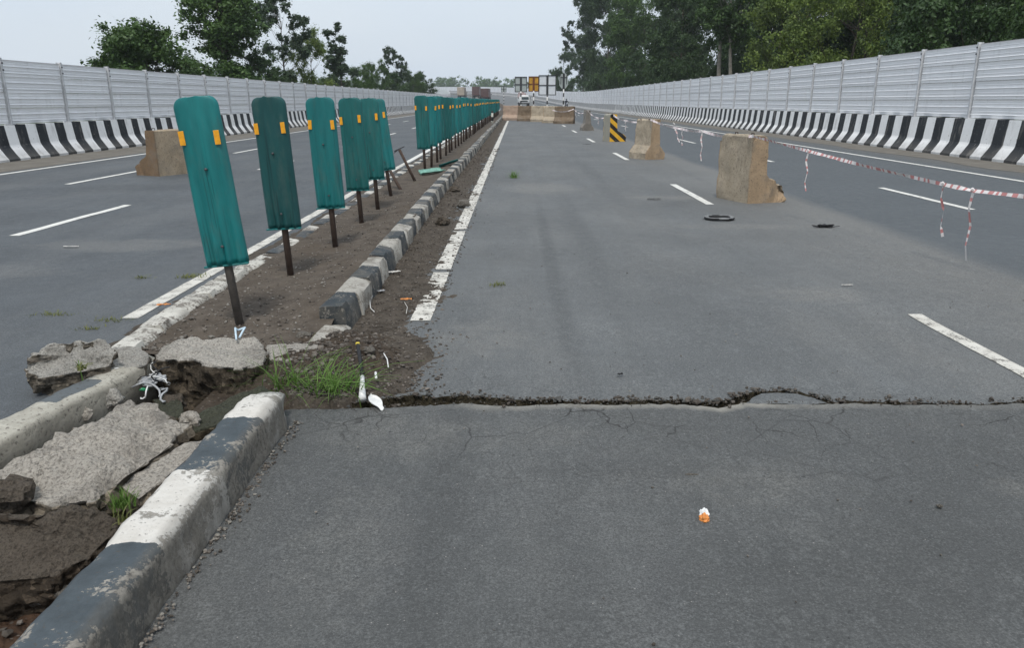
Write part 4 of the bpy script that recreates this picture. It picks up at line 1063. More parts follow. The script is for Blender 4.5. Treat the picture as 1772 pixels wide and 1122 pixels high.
# ------------------------------------------------------------------ concrete blocks
def block_data(seed, mat, L=1.0, H=1.0, toe=1, bite=None, both=False, rough=0.012):
    """half crash-barrier section; profile faces -y end, toe on +x; length runs along y"""
    pr = [(-0.24, 0.0), (0.42, 0.0), (0.43, 0.17), (0.34, 0.25), (0.10, 0.38), (0.06, 0.42), (0.03, H - .02), (0.01, H), (-0.20, H), (-0.225, H - .02)]
    if both: pr = [(-0.30, 0.0), (0.30, 0.0), (0.30, 0.16), (0.14, 0.36), (0.11, H - .02), (0.09, H), (-0.09, H), (-0.11, H - .02), (-0.14, 0.36), (-0.30, 0.16)]
    bm = bmesh.new(); n = len(pr); ny = 20; rings = []; lay = bm.verts.layers.float.new('side')
    for k in range(ny + 1): rings.append([bm.verts.new((p[0], (k / ny - .5) * L, p[1])) for p in pr])
    for k in range(ny):
        for j in range(n): bm.faces.new((rings[k][j], rings[k + 1][j], rings[k + 1][(j + 1) % n], rings[k][(j + 1) % n]))
    bm.faces.new(rings[0]); bm.faces.new(rings[-1][::-1])
    for v in rings[0] + rings[-1]: v[lay] = 1.0
    es = [e for e in bm.edges if abs(e.verts[0].co.y - e.verts[1].co.y) < 1e-5 and e.calc_length() > .12]
    bmesh.ops.subdivide_edges(bm, edges=es, cuts=9, use_grid_fill=True)
    bmesh.ops.triangulate(bm, faces=[f for f in bm.faces if len(f.verts) > 4])
    bmesh.ops.recalc_face_normals(bm, faces=bm.faces); bm.normal_update()
    nn = {v: v.normal.copy() for v in bm.verts}
    for v in bm.verts:
        v[lay] = 1.0 if abs(abs(v.co.y) - L / 2) < 1e-4 else 0.0
        d = rough * fbm(v.co.x * 4 + seed, v.co.y * 4, v.co.z * 4, 1, 4)
        ch = nz(v.co.x * 6 + seed * 3, v.co.y * 6, v.co.z * 6)
        edge_ = v.co.z > H - .03 or v.co.x > .3
        if v[lay] > .5 and ch > .15 and edge_: v.co.y -= math.copysign(.30 * (ch - .15), v.co.y)
        if v.co.z > H - .03: v.co.z -= max(0, ch - .2) * .10
        if bite and v.co.x > 0.12 and v.co.z < 0.45:
            d -= 0.005 + 0.05 * nz(v.co.x * 12, v.co.y * 12 + seed, v.co.z * 12)
        v.co += nn[v] * d
        if v.co.z < 0.02: v.co.z = 0
    if toe < 0:
        for v in bm.verts: v.co.x = -v.co.x
        bmesh.ops.reverse_faces(bm, faces=bm.faces)
    me = bpy.data.meshes.new('concrete_block'); bm.to_mesh(me); bm.free(); me.materials.append(MAT[mat])
    me.polygons.foreach_set('use_smooth', [True] * len(me.polygons)); me.set_sharp_from_angle(angle=R(28))
    return me
LOOP = MAT['rust']
def block(loc, rz, dat, label, group='loose concrete barrier blocks', loops=True, H=1.0):
    e = empty('concrete_block', loc, (0, 0, rz)); tag(e, label, 'block', group)
    o = link(bpy.data.objects.new('block_body', dat), e)
    if loops:
        for y in (-.22, .2):
            m = MB(); m.tube([(-.1, y - .035, H - .01), (-.1, y - .03, H + .03), (-.1, y + .03, H + .03), (-.1, y + .035, H - .01)], 0.007, 6); m.build('lifting_loop', [LOOP], e, True)
    return e
p = G(1296, 352)
b_ = block((p.x + 0.05, p.y + 0.42, 0), R(19), block_data(3, 'block_tan', 0.85, 1.0, bite=True, rough=0.02), 'large tan concrete block with a broken toe on the right, by the black ring')
p = G(1122, 276)
block((p.x, p.y + .35, 0), R(24), block_data(8, 'block_tan', 0.8, 1.02, both=True, rough=0.03), 'sandy concrete block flared at the foot, second along the lane line')
p = G(1062, 245)
block((p.x - .03, p.y + .3, 0), R(15), block_data(11, 'chevron', 0.7, 1.0), 'block painted with diagonal yellow and black stripes')
p = G(1016, 226)
block((p.x, p.y + .3, 0), R(5), block_data(14, 'block_grey', 0.75, 1.0, both=True, rough=0.035), 'rough grey concrete block standing behind the yellow and black one')
p = G(286, 305)
block((p.x - .10, p.y + .5, 0), R(-26), block_data(17, 'block_brown', 1.0, 0.92, toe=-1, rough=0.02), 'tan concrete block with a brown end face alone on the left carriageway', H=.92)
block((4.55, 4.6, 0), R(-30), block_data(20, 'block_tan', 0.95, 1.0), 'tan concrete block just outside the right edge holding the tape')
# the row closing the lane
rowspec = [(884, 208, 'block_pink', 'pinkish concrete block at the kerb end of the closing row', 1.25), (909, 209.5, 'block_dark', 'dark stained block second from the kerb in the closing row', 1.15), (932, 210.5, 'block_tan', 'pale tan block in the middle of the closing row', 1.1),
           (953, 212.5, 'block_tan', 'tan block fourth from the kerb in the closing row', 1.05), (977, 214, 'block_dark', 'dark brown block with a low foot at the right end of the closing row', 1.35)]
for k, (u, v, mt, lab, L) in enumerate(rowspec):
    p = G(u, v); bd = block_data(30 + k, mt, L, 1.12, rough=0.03)
    block((p.x, p.y + .25, 0), R(-90 - 8 - k * 2) if True else 0, bd, lab, 'row of blocks closing the lane', loops=False)

# ------------------------------------------------------------------ barricade tape
def ribbon(pts, wd, twist, mb, seed=0, seg=0.03, stripe=0.10, flat=0.0):
    pts = [Vector(p) for p in pts]; P_ = [pts[0]]
    L = 0
    for a, b in zip(pts, pts[1:]):
        m = max(2, int((b - a).length / seg))
        for j in range(1, m + 1): P_.append(a.lerp(b, j / m))
    s = 0; prev = None
    for k, p in enumerate(P_):
        d = (P_[min(k + 1, len(P_) - 1)] - P_[max(k - 1, 0)]).normalized()
        side = d.cross(Vector((0, 0, 1)));
        if side.length < .3: side = Vector((1, 0, 0))
        side.normalize(); up = side.cross(d).normalized()
        a = 0.7 * twist * math.sin(s * 2.3 + seed) + 0.7 * nz(s * 4, seed, 0) + flat
        q = up * math.cos(a) + side * math.sin(a)
        ww = wd * (0.78 + 0.35 * nz(s * 5, seed + 3, 0))
        mb.v += [tuple(p - q * ww / 2), tuple(p + q * ww / 2)]
        if k:
            b = len(mb.v) - 4; mb.f.append((b, b + 1, b + 3, b + 2)); mb.i.append(1 if (s / stripe + nz(s * 5, seed, 5) * .9) % 1 < 0.38 + .2 * nz(s * 9, seed, 1) else 0)
        if k < len(P_) - 1: s += (P_[k + 1] - p).length
def sag(a, b, drop, n=14):
    a, b = Vector(a), Vector(b)
    return [a.lerp(b, k / n) - Vector((0, 0, drop * 4 * (k / n) * (1 - k / n))) for k in range(n + 1)]
def tape(label, spans, tails, wd=0.055, red='tape_red'):
    e = empty('barricade_tape', spans[0][0]); tag(e, label, 'tape', 'red and white tape strung between the blocks')
    o = Vector(spans[0][0])
    mb = MB()
    for k, sp in enumerate(spans): ribbon([Vector(p) - o for p in sp], wd, 0.9, mb, k * 2.1)
    mb.build('tape_span', [MAT['tape_white'], MAT[red]], e)
    for k, (p, l, dx) in enumerate(tails):
        mb = MB(); p = Vector(p) - o
        ribbon([p, p + Vector((dx * .3 - .018, .01, -l * .25)), p + Vector((dx * .5 + .012, .0, -l * .5)), p + Vector((dx * .8 - .01, 0, -l * .78)), p + Vector((dx + .015, 0, -l))], wd * 0.62, 1.0, mb, k * 1.7 + 1, flat=0.5)
        mb.tube([p + Vector((-.02, 0, .02)), p + Vector((.02, 0, -.02))], .014, 6)
        mb.build('tape_tail', [MAT['tape_white'], MAT[red]], e)
b1 = (3.45, 11.75, 1.0); b2 = (3.50, 21.1, 1.02); b3 = (3.62, 30.6, 1.0); b4 = (3.66, 41.8, 1.0)
tape('long red and white tape from the large tan block to the right picture edge', [[b1, (3.69, 10.1, .885), (3.87, 8.8, .80), (4.05, 7.5, .735), (4.11, 7.1, .72), (4.22, 6.3, .745), (4.5, 4.7, .99)]],
     [((3.69, 10.1, .885), .50, 0.0), ((4.05, 7.5, .735), .50, .05), ((4.11, 7.1, .72), .64, .02)], 0.045)
tape('pale tape hanging between the two tan blocks', [sag(b1, (3.6, 15.5, .93), .05) + sag((3.6, 15.5, .93), (3.62, 17.6, .90), .02, 5)[1:] + sag((3.62, 17.6, .90), b2, .03, 6)[1:]], [((3.58, 15.5, .92), .55, .0), ((3.63, 17.6, .89), .34, .0), ((3.9, 20.0, .95), .45, .15)], 0.06, red='tape_pale')
tape('pale tape between the sandy block and the yellow and black block', [sag(b2, (3.65, 27, .86), .06), sag((3.65, 27, .86), b3, .05)], [((3.65, 27, .86), .35, .0), ((3.55, 22.5, .95), .7, -.05)], 0.07, red='tape_pale')
tape('pale tape between the yellow and black block and the grey block', [sag(b3, b4, .25)], [((3.64, 36, .76), .3, 0)], 0.07, red='tape_pale')
tape('pale tape running from the grey block back to the closing row', [sag(b4, (3.7, 52.6, .98), .2), sag((3.7, 52.6, .98), (2.4, 54, .9), .15)], [((3.7, 52.6, .95), .5, .2)], 0.08, red='tape_pale')

# ------------------------------------------------------------------ ring, scraps, litter
def small(name, mb, mats, loc, label, cat, rz=0.0, group=None, smooth=False):
    o = mb.build(name, mats, None, smooth); o.location = loc; o.rotation_euler = (0, 0, rz)
    return tag(o, label, cat, group)
mb = MB(); n1, n2 = 28, 8
for i in range(n1):
    a = 2 * math.pi * i / n1
    for j in range(n2):
        b = 2 * math.pi * j / n2; r = 0.165 + 0.035 * math.cos(b)
        mb.v.append((r * math.cos(a), r * math.sin(a) * .9, 0.020 + 0.020 * math.sin(b) + .004 * math.sin(a * 3)))
for i in range(n1):
    for j in range(n2): mb.f.append((i * n2 + j, ((i + 1) % n1) * n2 + j, ((i + 1) % n1) * n2 + (j + 1) % n2, i * n2 + (j + 1) % n2)); mb.i.append(0)
mb.i = [1 if mb.v[f[0]][2] > .022 and math.hypot(*mb.v[f[0]][:2]) > .15 else 0 for f in mb.f]
small('rubber_ring', mb, [MAT['rubber'], simple('dusty_rubber', (.17, .175, .175), .85, .3, 20)], G(1246, 381) + Vector((0, .05, .004)), 'black ring lying on the asphalt in front of the large tan block', 'ring', smooth=True)
def scrap_mesh(L, Wd, seed, curl=0.02, n=8, m=4):
    mb = MB()
    for s_ in (0, 1):
        for i in range(n + 1):
            for j in range(m + 1):
                x, y = (i / n - .5) * L, (j / m - .5) * Wd * (1 - .3 * abs(i / n * 2 - 1)) + .25 * Wd * nz(i * .6, seed, 0)
                mb.v.append((x, y, .012 + curl * (1 + nz(i * .7 + seed, j * .7, 2)) + (-.003 if s_ else 0)))
    w_ = m + 1; N = (n + 1) * w_
    for i in range(n):
        for j in range(m):
            q = i * w_ + j; mb.f.append((q, q + w_, q + w_ + 1, q + 1)); mb.f.append((N + q + 1, N + q + w_ + 1, N + q + w_, N + q)); mb.i += [0, 0]
    return mb
def crumple(seed, sx, sy, sz, amp=.5):
    bm = bmesh.new(); bmesh.ops.create_icosphere(bm, subdivisions=3, radius=1)
    for v in bm.verts:
        d = 1 + amp * fbm(v.co.x * 1.8 + seed, v.co.y * 1.8, v.co.z * 1.8, 1, 3); v.co = Vector((v.co.x * sx, v.co.y * sy, (v.co.z + .8) * sz)) * d
    mb = MB(); bm.verts.index_update(); mb.add([v.co for v in bm.verts], [[v.index for v in f.verts] for f in bm.faces]); bm.free(); return mb
small('rubber_scrap', crumple(2.1, .11, .032, .018, 1.1), [MAT['rubber']], G(1428, 394), 'torn black scrap on the asphalt right of the ring', 'scrap', .05)
small('rubber_scrap', scrap_mesh(.22, .05, 5, .008), [MAT['rubber']], G(1132, 346), 'thin black scrap left of the white dash beside the large block', 'scrap', .1)
small('rubber_scrap', scrap_mesh(.035, .02, 8, .006), [MAT['rubber']], G(1073, 652), 'tiny black scrap on the asphalt behind the crack', 'scrap', .4)
small('rubber_scrap', scrap_mesh(.3, .08, 9, .01), [MAT['rubber']], G(1015, 250), 'flat dark scrap beside the far lane dashes', 'scrap', .1)
small('paper_scrap', scrap_mesh(.10, .02, 3, .004), [MAT['paper']], G(1466, 496), 'thin white scrap on the asphalt below the black scrap', 'scrap', .1)
small('paper_scrap', scrap_mesh(.16, .03, 13, .006), [MAT['paper']], G(123, 429), 'white sliver on the left carriageway below the lane dash', 'scrap', .05)
small('orange_wrapper', scrap_mesh(.085, .035, 4, .01), [MAT['orange_paper']], G(703, 522, .03), 'orange wrapper in the dirt left of the start of the white line', 'wrapper', .1)
small('orange_wrapper', scrap_mesh(.10, .035, 6, .008), [MAT['orange_paper']], G(284, 531, .03), 'orange wrapper in the grit by the left kerb', 'wrapper', .2)
small('paper_scrap', scrap_mesh(.11, .05, 16, .01), [MAT['paper']], G(683, 474, .03), 'crumpled whitish scrap at the foot of the black kerbstone', 'scrap', .5)
small('paper_scrap', scrap_mesh(.06, .04, 18, .012), [MAT['grey_plastic']], G(660, 508, .03), 'small grey plastic scrap near the bent white string', 'scrap', .7)
sw = empty('sweet_wrapper', G(1218, 903)); tag(sw, 'crumpled white and orange sweet wrapper on the near asphalt', 'wrapper')
def crumple(seed, sx, sy, sz, amp=.5):
    bm = bmesh.new(); bmesh.ops.create_icosphere(bm, subdivisions=3, radius=1)
    for v in bm.verts:
        d = 1 + amp * fbm(v.co.x * 1.8 + seed, v.co.y * 1.8, v.co.z * 1.8, 1, 3); v.co = Vector((v.co.x * sx, v.co.y * sy, (v.co.z + .8) * sz)) * d
    mb = MB(); bm.verts.index_update(); mb.add([v.co for v in bm.verts], [[v.index for v in f.verts] for f in bm.faces]); bm.free(); return mb
crumple(3, .019, .017, .013).build('wrapper_end', [MAT['orange_paper']], sw)
o = crumple(7, .015, .024, .014).build('wrapper_body', [MAT['white_plastic']], sw); o.location = (.008, .035, .002); o.rotation_euler = (0, 0, -.3)
# stick with a white plastic handle, spoon-shaped shard, strings
a, b, c_ = G(619, 596, .15), G(627, 652, .09), G(627, 692, .03)
e = empty('plastic_stick', a); tag(e, 'dark stick with a white handle lying over the dirt right of the grass', 'stick')
m = MB(); m.tube([a - a, b - a], .010, 8); m.build('shaft', [MAT['rubber']], e, True)
m = MB(); m.tube([b - a, (b - a).lerp(c_ - a, .5), c_ - a], [.011, .015, .021], 10); m.build('handle', [MAT['white_plastic']], e, True)
m = MB(); m.box((0, 0, .004), (.022, .022, .014), bev=.004); m.build('cap', [MAT['yellow_plastic']], e)
a, b = G(640, 686, .035), G(661, 712, .012)
mb = MB(); d = b - a
for k in range(11):
    t_ = k / 10; wd = .006 + .024 * math.sin(min(t_ * 1.15, 1) * math.pi * .92) * (t_ > .1)
    p = d * t_; nrm = Vector((-d.y, d.x, 0)).normalized()
    for s_ in (-1, -.5, 0, .5, 1): mb.v.append(tuple(p + nrm * wd * s_ + Vector((0, 0, .012 * s_ * s_ + .004))))
    for s_ in (-1, -.5, 0, .5, 1): mb.v.append(tuple(p + nrm * wd * s_ + Vector((0, 0, .012 * s_ * s_))))
for k in range(10):
    for j in range(4):
        q = k * 10 + j; mb.f.append((q, q + 1, q + 11, q + 10)); mb.f.append((q + 15, q + 16, q + 6, q + 5)); mb.i += [0, 0]
small('plastic_spoon', mb, [MAT['white_plastic']], a, 'white plastic spoon at the left end of the crack', 'spoon', smooth=True)
def string(pix, rad, mat, label, name='string', z=.03):
    P0 = G(*pix[0][:2], pix[0][2] if len(pix[0]) > 2 else z)
    pts = [G(p[0], p[1], p[2] if len(p) > 2 else z) - P0 for p in pix]
    fine = []
    for i in range(len(pts) - 1):
        for k in range(4): fine.append(pts[i].lerp(pts[i + 1], k / 4) + Vector((0, 0, .004 * nz(i + k * .3, 2, 0))))
    fine.append(pts[-1]); m = MB(); m.tube(fine, rad, 6)
    return small(name, m, [MAT[mat]], P0, label, 'string', smooth=True)
string([(664, 612, .09), (670, 622, .09), (672, 636, .075)], .0035, 'white_plastic', 'short pale string in the dirt beside the flat stone')
string([(648, 506, .05), (640, 520, .05), (641, 533, .045), (648, 540, .04)], .003, 'white_plastic', 'bent white string at the foot of the kerb end')
string([(700, 523, .03), (705, 532, .025), (703, 543, .02)], .0025, 'paper', 'thin pale string hanging from the orange wrapper')
string([(650, 645, .09), (651, 655, .085)], .007, 'white_plastic', 'short white plastic tube in the dirt', 'plastic_tube')
string([(409, 588, .19), (408, 578, .21), (407, 568, .24), (412, 572, .22), (424, 567, .235), (414, 585, .19)], .006, 'blue_string', 'pale blue string knotted at the foot of the nearest board post')
# tangled rubbish in the trench
rb = empty('rubbish_tangle', G(258, 668, .02)); tag(rb, 'tangle of white and grey plastic strips in the trench left of the hole', 'rubbish')
for k in range(16):
    rnd = random.Random(k * 3 + 1); p = Vector((rnd.uniform(-.1, .1), rnd.uniform(-.10, .12), rnd.uniform(.0, .05))); pts = [p.copy()]
    d = Vector((rnd.gauss(0, 1), rnd.gauss(0, 1), rnd.uniform(.1, .6))).normalized()
    for j in range(9):
        d = (d + Vector((rnd.gauss(0, .45), rnd.gauss(0, .45), rnd.gauss(-.12, .3)))).normalized(); p = p + d * .024; p.z = max(p.z, -.02); pts.append(p.copy())
    m = MB(); m.tube(pts, rnd.choice([.003, .004, .006]), 5); m.build('strip', [MAT[rnd.choice(['white_plastic', 'grey_plastic', 'grey_plastic', 'rubber'])]], rb, True)
for k in range(5):
    rnd = random.Random(k + 90); o = crumple(k * 2.3, .035, .03, .018).build('bag', [MAT[rnd.choice(['grey_plastic', 'grey_plastic', 'white_plastic'])]], rb); o.location = (rnd.uniform(-.09, .06), rnd.uniform(-.1, .08), rnd.uniform(-.02, .02))
o = crumple(9, .02, .012, .008).build('green_piece', [MAT['green_plastic']], rb); o.location = (.02, -.10, .01)
for k, (u, v, mt_, lab) in enumerate(((70, 782, 'grey_plastic', 'muddy grey plastic scrap nearest the left edge, below the fallen kerb'), (110, 765, 'paper', 'pale paper scrap in the mud right of the muddy grey scrap'), (150, 745, 'rubber', 'black scrap in the mud halfway along the fallen kerb'),
        (175, 735, 'grey_plastic', 'grey plastic scrap in the mud nearest the rubbish tangle'))):
    small('paper_scrap', scrap_mesh(.07, .04, 30 + k, .012), [MAT[mt_]], G(u, v, -.07), lab, 'scrap', k, 'litter in the trench')

# ------------------------------------------------------------------ grass and weeds
def tuft(name, loc, n, h, spread, mat, label, seed, wd=.006, lean=.6, group=None, cat='grass'):
    rnd = random.Random(seed); mb = MB()
    for k in range(n):
        x, y = rnd.gauss(0, spread[0]), rnd.gauss(0, spread[1]); a = rnd.uniform(0, 6.28); hh = h * rnd.uniform(.45, 1.1); l = lean * rnd.uniform(.3, 1.3)
        base = Vector((x, y, -.015)); dr = Vector((math.cos(a), math.sin(a), 0)); sd = Vector((-dr.y, dr.x, 0)) * wd * rnd.uniform(.6, 1.3)
        b = len(mb.v)
        for j in range(5):
            t_ = j / 4; p = base + dr * l * hh * t_ ** 1.8 + Vector((0, 0, hh * (t_ - .38 * l * t_ ** 2.4))); w_ = (1 - t_ ** 1.6) * .95 + .05
            mb.v += [tuple(p - sd * w_), tuple(p + sd * w_ + Vector((0, 0, .001)))]
            if j: q = b + 2 * j - 2; mb.f.append((q, q + 1, q + 3, q + 2)); mb.i.append(0)
    o = mb.build(name, [MAT[mat]]); o.location = loc
    return tag(o, label, cat, group)
tuft('grass_tuft', G(570, 690, .0), 150, .30, (.10, .045), 'grass', 'thick bright green grass tuft at the far end of the near kerb', 1, .0038, 1.15)
tuft('grass_tuft', G(500, 680, .02), 44, .34, (.05, .03), 'grass', 'taller spindly grass left of the thick tuft by the kerb end', 2, .0038, 1.0)
tuft('grass_tuft', G(214, 872, .02), 60, .10, (.022, .02), 'grass', 'small weed growing between the slab and the white part of the near kerb', 3, .003)
tuft('grass_tuft', G(205, 900, .02), 24, .07, (.03, .02), 'grass_dry', 'dry blades just below the small weed by the near kerb', 4, .003)
for k, (u, v, n, h, sp, lab) in enumerate([(888, 308, 70, .22, (.05, .05), 'weed growing from the asphalt beside the far white line'), (859, 494, 50, .06, (.035, .03), 'small weed alone in the middle of the closed lane'),
        (92, 545, 80, .05, (.07, .03), 'low weed on the left carriageway near the left edge'), (246, 482, 40, .06, (.035, .02), 'tiny weed on the left carriageway right of the low one'), (330, 480, 110, .06, (.06, .035), 'flat weed covering part of the left white line'),
        (185, 556, 60, .05, (.07, .03), 'weed strip at the near end of the left white line'), (155, 570, 50, .05, (.05, .03), 'weed strip just behind the rough grey lump')]):
    tuft('weed', G(u, v), n, h, sp, 'grass_dry' if k else 'grass', lab, 20 + k, .005, .9, 'weeds in the asphalt', 'weed')
a = G(150, 690, .02)
wd_ = empty('weed', a); tag(wd_, 'tall thin weed stem rising in front of the rough grey lump', 'weed')
m = MB(); m.tube([(0, 0, -.05), (-.005, .0, .1), (-.012, 0, .21)], [.004, .003, .002], 6); m.build('stem', [MAT['grass']], wd_, True)
o = tuft('leaf_tuft', (0, 0, 0), 26, .06, (.012, .012), 'grass_dry', None, 44, .005, 1.2); o.parent = wd_; o.location = (-.012, 0, .17)
for kk in ('category', 'label'):
    if kk in o: del o[kk]

# ------------------------------------------------------------------ signs, delineator, vehicles
def band_mat():
    t = T('banded_post'); c = t.coord(); z = t.sep(c)[2]
    t.m = t.m; k = t.mix(t.math('LESS_THAN', t.math('FRACT', t.math('DIVIDE', z, 0.6)), .5), (.62, .62, .60), (.02, .02, .022))
    MAT['banded_post'] = t.fin(k, .6)
    t = T('banded_small'); c = t.coord(); z = t.sep(c)[2]
    k = t.mix(t.math('LESS_THAN', t.math('FRACT', t.math('DIVIDE', z, 0.46)), .5), (.02, .02, .022), (.70, .70, .62))
    MAT['banded_small'] = t.fin(k, .6)
band_mat()
MAT['sign_grey'] = simple('sign_grey', (.36, .40, .385), .6, .1, 3); MAT['sign_white'] = simple('sign_white', (.62, .65, .68), .6, .08, 3); MAT['sign_orange'] = simple('sign_orange', (.50, .27, .03), .6, .35, 4)
MAT['sign_dark'] = simple('sign_dark', (.035, .038, .042), .6, .2, 3); MAT['frame_brown'] = simple('frame_brown', (.14, .045, .02), .7, .3, 3)
def sign(u, Y, zt, zb, wd, mat, frame, label, shape='rect', posts=1, ph=None, loc=None):
    X = (u - 894) / 1350 * (Y * math.cos(PITCH)); X, Yv, z0 = (X, Y, float(prof(Y)))
    e = empty('road_sign', (X, Y, z0)); tag(e, label, 'sign', 'signs seen from behind beyond the closing row')
    m = MB(); h = zt - zb
    if shape == 'rect': m.box((0, 0, (zt + zb) / 2), (wd, .02, h), bev=.004)
    else:
        q = [(-wd / 2, zb + .25), (-wd / 2 * .45, zb), (wd / 2 * .45, zb), (wd / 2, zb + .25), (wd / 2, zt - .3), (wd * .32, zt - .06), (0, zt), (-wd * .32, zt - .06), (-wd / 2, zt - .3)]
        m.prism(q, -.01, .01)
    m.build('sign_plate', [MAT[mat]], e)
    m = MB()
    if shape == 'rect':
        for z in (zt, (zt + zb) / 2, zb): m.box((0, -.035, z), (wd + .06, .04, .06))
        for x in (-wd / 2, wd / 2): m.box((x, -.036, (zt + zb) / 2), (.06, .042, h - .06))
    else:
        m.box((0, -.035, zt - .3), (wd * .8, .04, .06))
        for x in (-wd * .34, wd * .34): m.box((x, -.036, (zt + zb) / 2 + .1), (.05, .04, h * .6))
    m.build('frame', [MAT[frame]], e)
    m = MB(); m.tube([(0, -.09, -.1), (0, -.09, zb + .04)], .055, 8); m.build('post', [MAT['banded_post']], e, True)
    m = MB(); m.box((0, -.034, (zt + zb) / 2 + .003), (.17, .047, h)); m.build('stiffener', [MAT[frame]], e)
    return e
sign(901, 67, 3.36, 2.20, .95, 'sign_grey', 'grey_steel', 'grey-green square sign back above the small white truck')
sign(923, 67.5, 3.40, 2.25, .80, 'sign_orange', 'frame_brown', 'orange sign back with a brown cross frame', 'rect')
sign(946.5, 66, 3.45, 1.95, 1.36, 'sign_white', 'sign_dark', 'large white square sign back with a dark cross frame')
sign(974.5, 66.5, 3.62, 2.45, .68, 'sign_grey', 'sign_dark', 'narrow rounded sign back right of the large white one', 'oct')
sign(871.5, 160, 4.0, 2.9, 1.0, 'sign_grey', 'sign_dark', 'tiny far sign beyond the end of the green boards')
p = G(852, 216, 0.1)
e = empty('delineator_post', p); tag(e, 'short black and white banded post on the median before the closing row', 'post')
m = MB(); m.tube([(0, 0, -.06), (0, 0, .78), (0, 0, .82)], [.065, .065, .04], 10); m.build('post_body', [MAT['banded_small']], e, True)

MAT['truck_white'] = simple('truck_white', (.70, .71, .70), .4, .08, 2); MAT['glass'] = simple('glass', (.02, .035, .035), .12, .2, 2, spec=.6)
MAT['truck_beige'] = simple('truck_beige', (.36, .31, .25), .6, .15, 1); MAT['truck_red'] = simple('truck_red', (.095, .055, .05), .5, .2, 1); MAT['load'] = simple('load', (.42, .33, .32), .8, .35, 3)
MAT['truck_grey'] = simple('truck_grey', (.16, .17, .19), .5, .2, 1)
def truck(loc, rz, cabm, cargom, label, W_=2.2, L_=6.5, H_=2.9, open_load=True):
    """front faces -y"""
    e = empty('truck', loc, (0, 0, rz)); tag(e, label, 'truck', 'vehicles far up the road')
    m = MB(); m.box((0, L_ / 2, .72), (W_ * .8, L_ - .3, .22), bev=.03); m.build('chassis', [MAT['grey_steel']], e)
    m = MB(); m.box((0, .95, 1.35), (W_ * .94, 1.7, 1.25), bev=.10); m.box((0, 1.05, 2.12), (W_ * .86, 1.4, .42), taper=.9, bev=.08); cab = m.build('cab', [MAT[cabm]], e, True); soft(cab)
    m = MB(); m.box((0, .10, 1.72), (W_ * .80, .05, .52), (R(-8), 0, 0), bev=.02); m.build('windscreen', [MAT['glass']], cab)
    m = MB(); m.box((0, .07, 1.12), (W_ * .6, .05, .26), bev=.01); m.build('grille', [MAT['grey_steel']], cab)
    m = MB(); m.box((0, .02, .68), (W_ * .96, .14, .24), bev=.03); m.build('bumper', [MAT['grey_steel' if open_load else cabm]], cab)
    for s_ in (-1, 1):
        m = MB(); m.disc((s_ * W_ * .37, .08, 1.1), .12, (0, 1, 0), .06); m.build('headlight', [MAT['sign_white']], cab, True)
        m = MB(); m.box((s_ * (W_ * .47 + .14), .25, 1.75), (.16, .05, .34), bev=.02); m.build('mirror', [MAT['grey_steel']], cab)
        for yy in (.95, L_ - 1.4):
            m = MB(); m.disc((s_ * W_ * .42, yy, .45), .45, (1, 0, 0), .28, 16); wv = m.build('wheel', [MAT['rubber']], e, True); m = MB(); m.disc((s_ * (W_ * .42 + .12), yy, .45), .22, (1, 0, 0), .08, 12); m.build('rim', [MAT['galv']], wv, True)
    m = MB()
    if open_load:
        m.box((0, 1.95 + (L_ - 2) / 2, 1.35), (W_, L_ - 2.05, .95), bev=.04)
        m.build('cargo_bed', [MAT[cargom]], e)
        m = MB()
        for k in range(9): m.box((random.uniform(-.7, .7), random.uniform(2.3, L_ - .5), 2.05 + random.uniform(0, .55)), (random.uniform(.5, .9), random.uniform(.5, 1), random.uniform(.5, .8)), (0, 0, random.uniform(0, 1)), bev=.08)
        m.build('load', [MAT['load']], e)
    else:
        m.box((0, 2.0 + (L_ - 2) / 2, .9 + (H_ - .9) / 2), (W_, L_ - 2.05, H_ - .9), bev=.04); m.build('cargo_box', [MAT[cargom]], e)
    return e
truck(P(1.55 - float(off(165)), 165), R(3), 'truck_white', 'truck_white', 'small white loaded truck coming down the road beyond the closing row')
for (u, Y, cm, cg, lab, H_) in ((802, 255, 'truck_beige', 'truck_beige', 'beige box truck showing above the row of green boards', 3.3), (827, 255, 'truck_red', 'truck_red', 'dark red truck right of the beige one behind the boards', 3.4), (843, 226, 'truck_grey', 'truck_red', 'brownish truck just right of the dark red one', 3.2)):
    X = (u - 894) / 1350 * Y * math.cos(PITCH); truck((X, Y, float(prof(Y))), R(176), cm, cg, lab, H_=H_, open_load=False)

# motorbike and rider, far on the right
mx = (980 - 894) / 1350 * 150 * .961; mz = float(prof(150))
e = empty('motorbike', (mx, 150, mz), (0, 0, R(8))); tag(e, 'dark motorbike far off by the right barrier', 'motorbike')
for yy in (-.62, .62):
    m = MB(); m.disc((0, yy, .31), .31, (1, 0, 0), .11, 16); w_ = m.build('wheel', [MAT['rubber']], e, True); m = MB(); m.disc((0, yy, .31), .18, (1, 0, 0), .13, 12); m.build('rim', [MAT['galv']], w_, True)
m = MB(); m.tube([(0, -.5, .55), (0, -.1, .72), (0, .55, .66)], [.08, .16, .10], 8); m.box((0, 0, .42), (.26, .45, .32), bev=.05); m.build('frame', [MAT['truck_grey']], e, True)
m = MB(); m.box((0, .3, .80), (.26, .62, .10), bev=.04); m.build('seat', [MAT['rubber']], e)
m = MB(); m.tube([(-.36, -.38, 1.02), (0, -.42, .98), (.36, -.38, 1.02)], .022, 6); m.tube([(0, -.42, .98), (0, -.62, .31)], .035, 6); m.build('handlebar', [MAT['grey_steel']], e, True)
m = MB(); m.disc((0, -.56, .86), .10, (0, 1, 0), .1); m.build('headlight', [MAT['sign_white']], e, True)
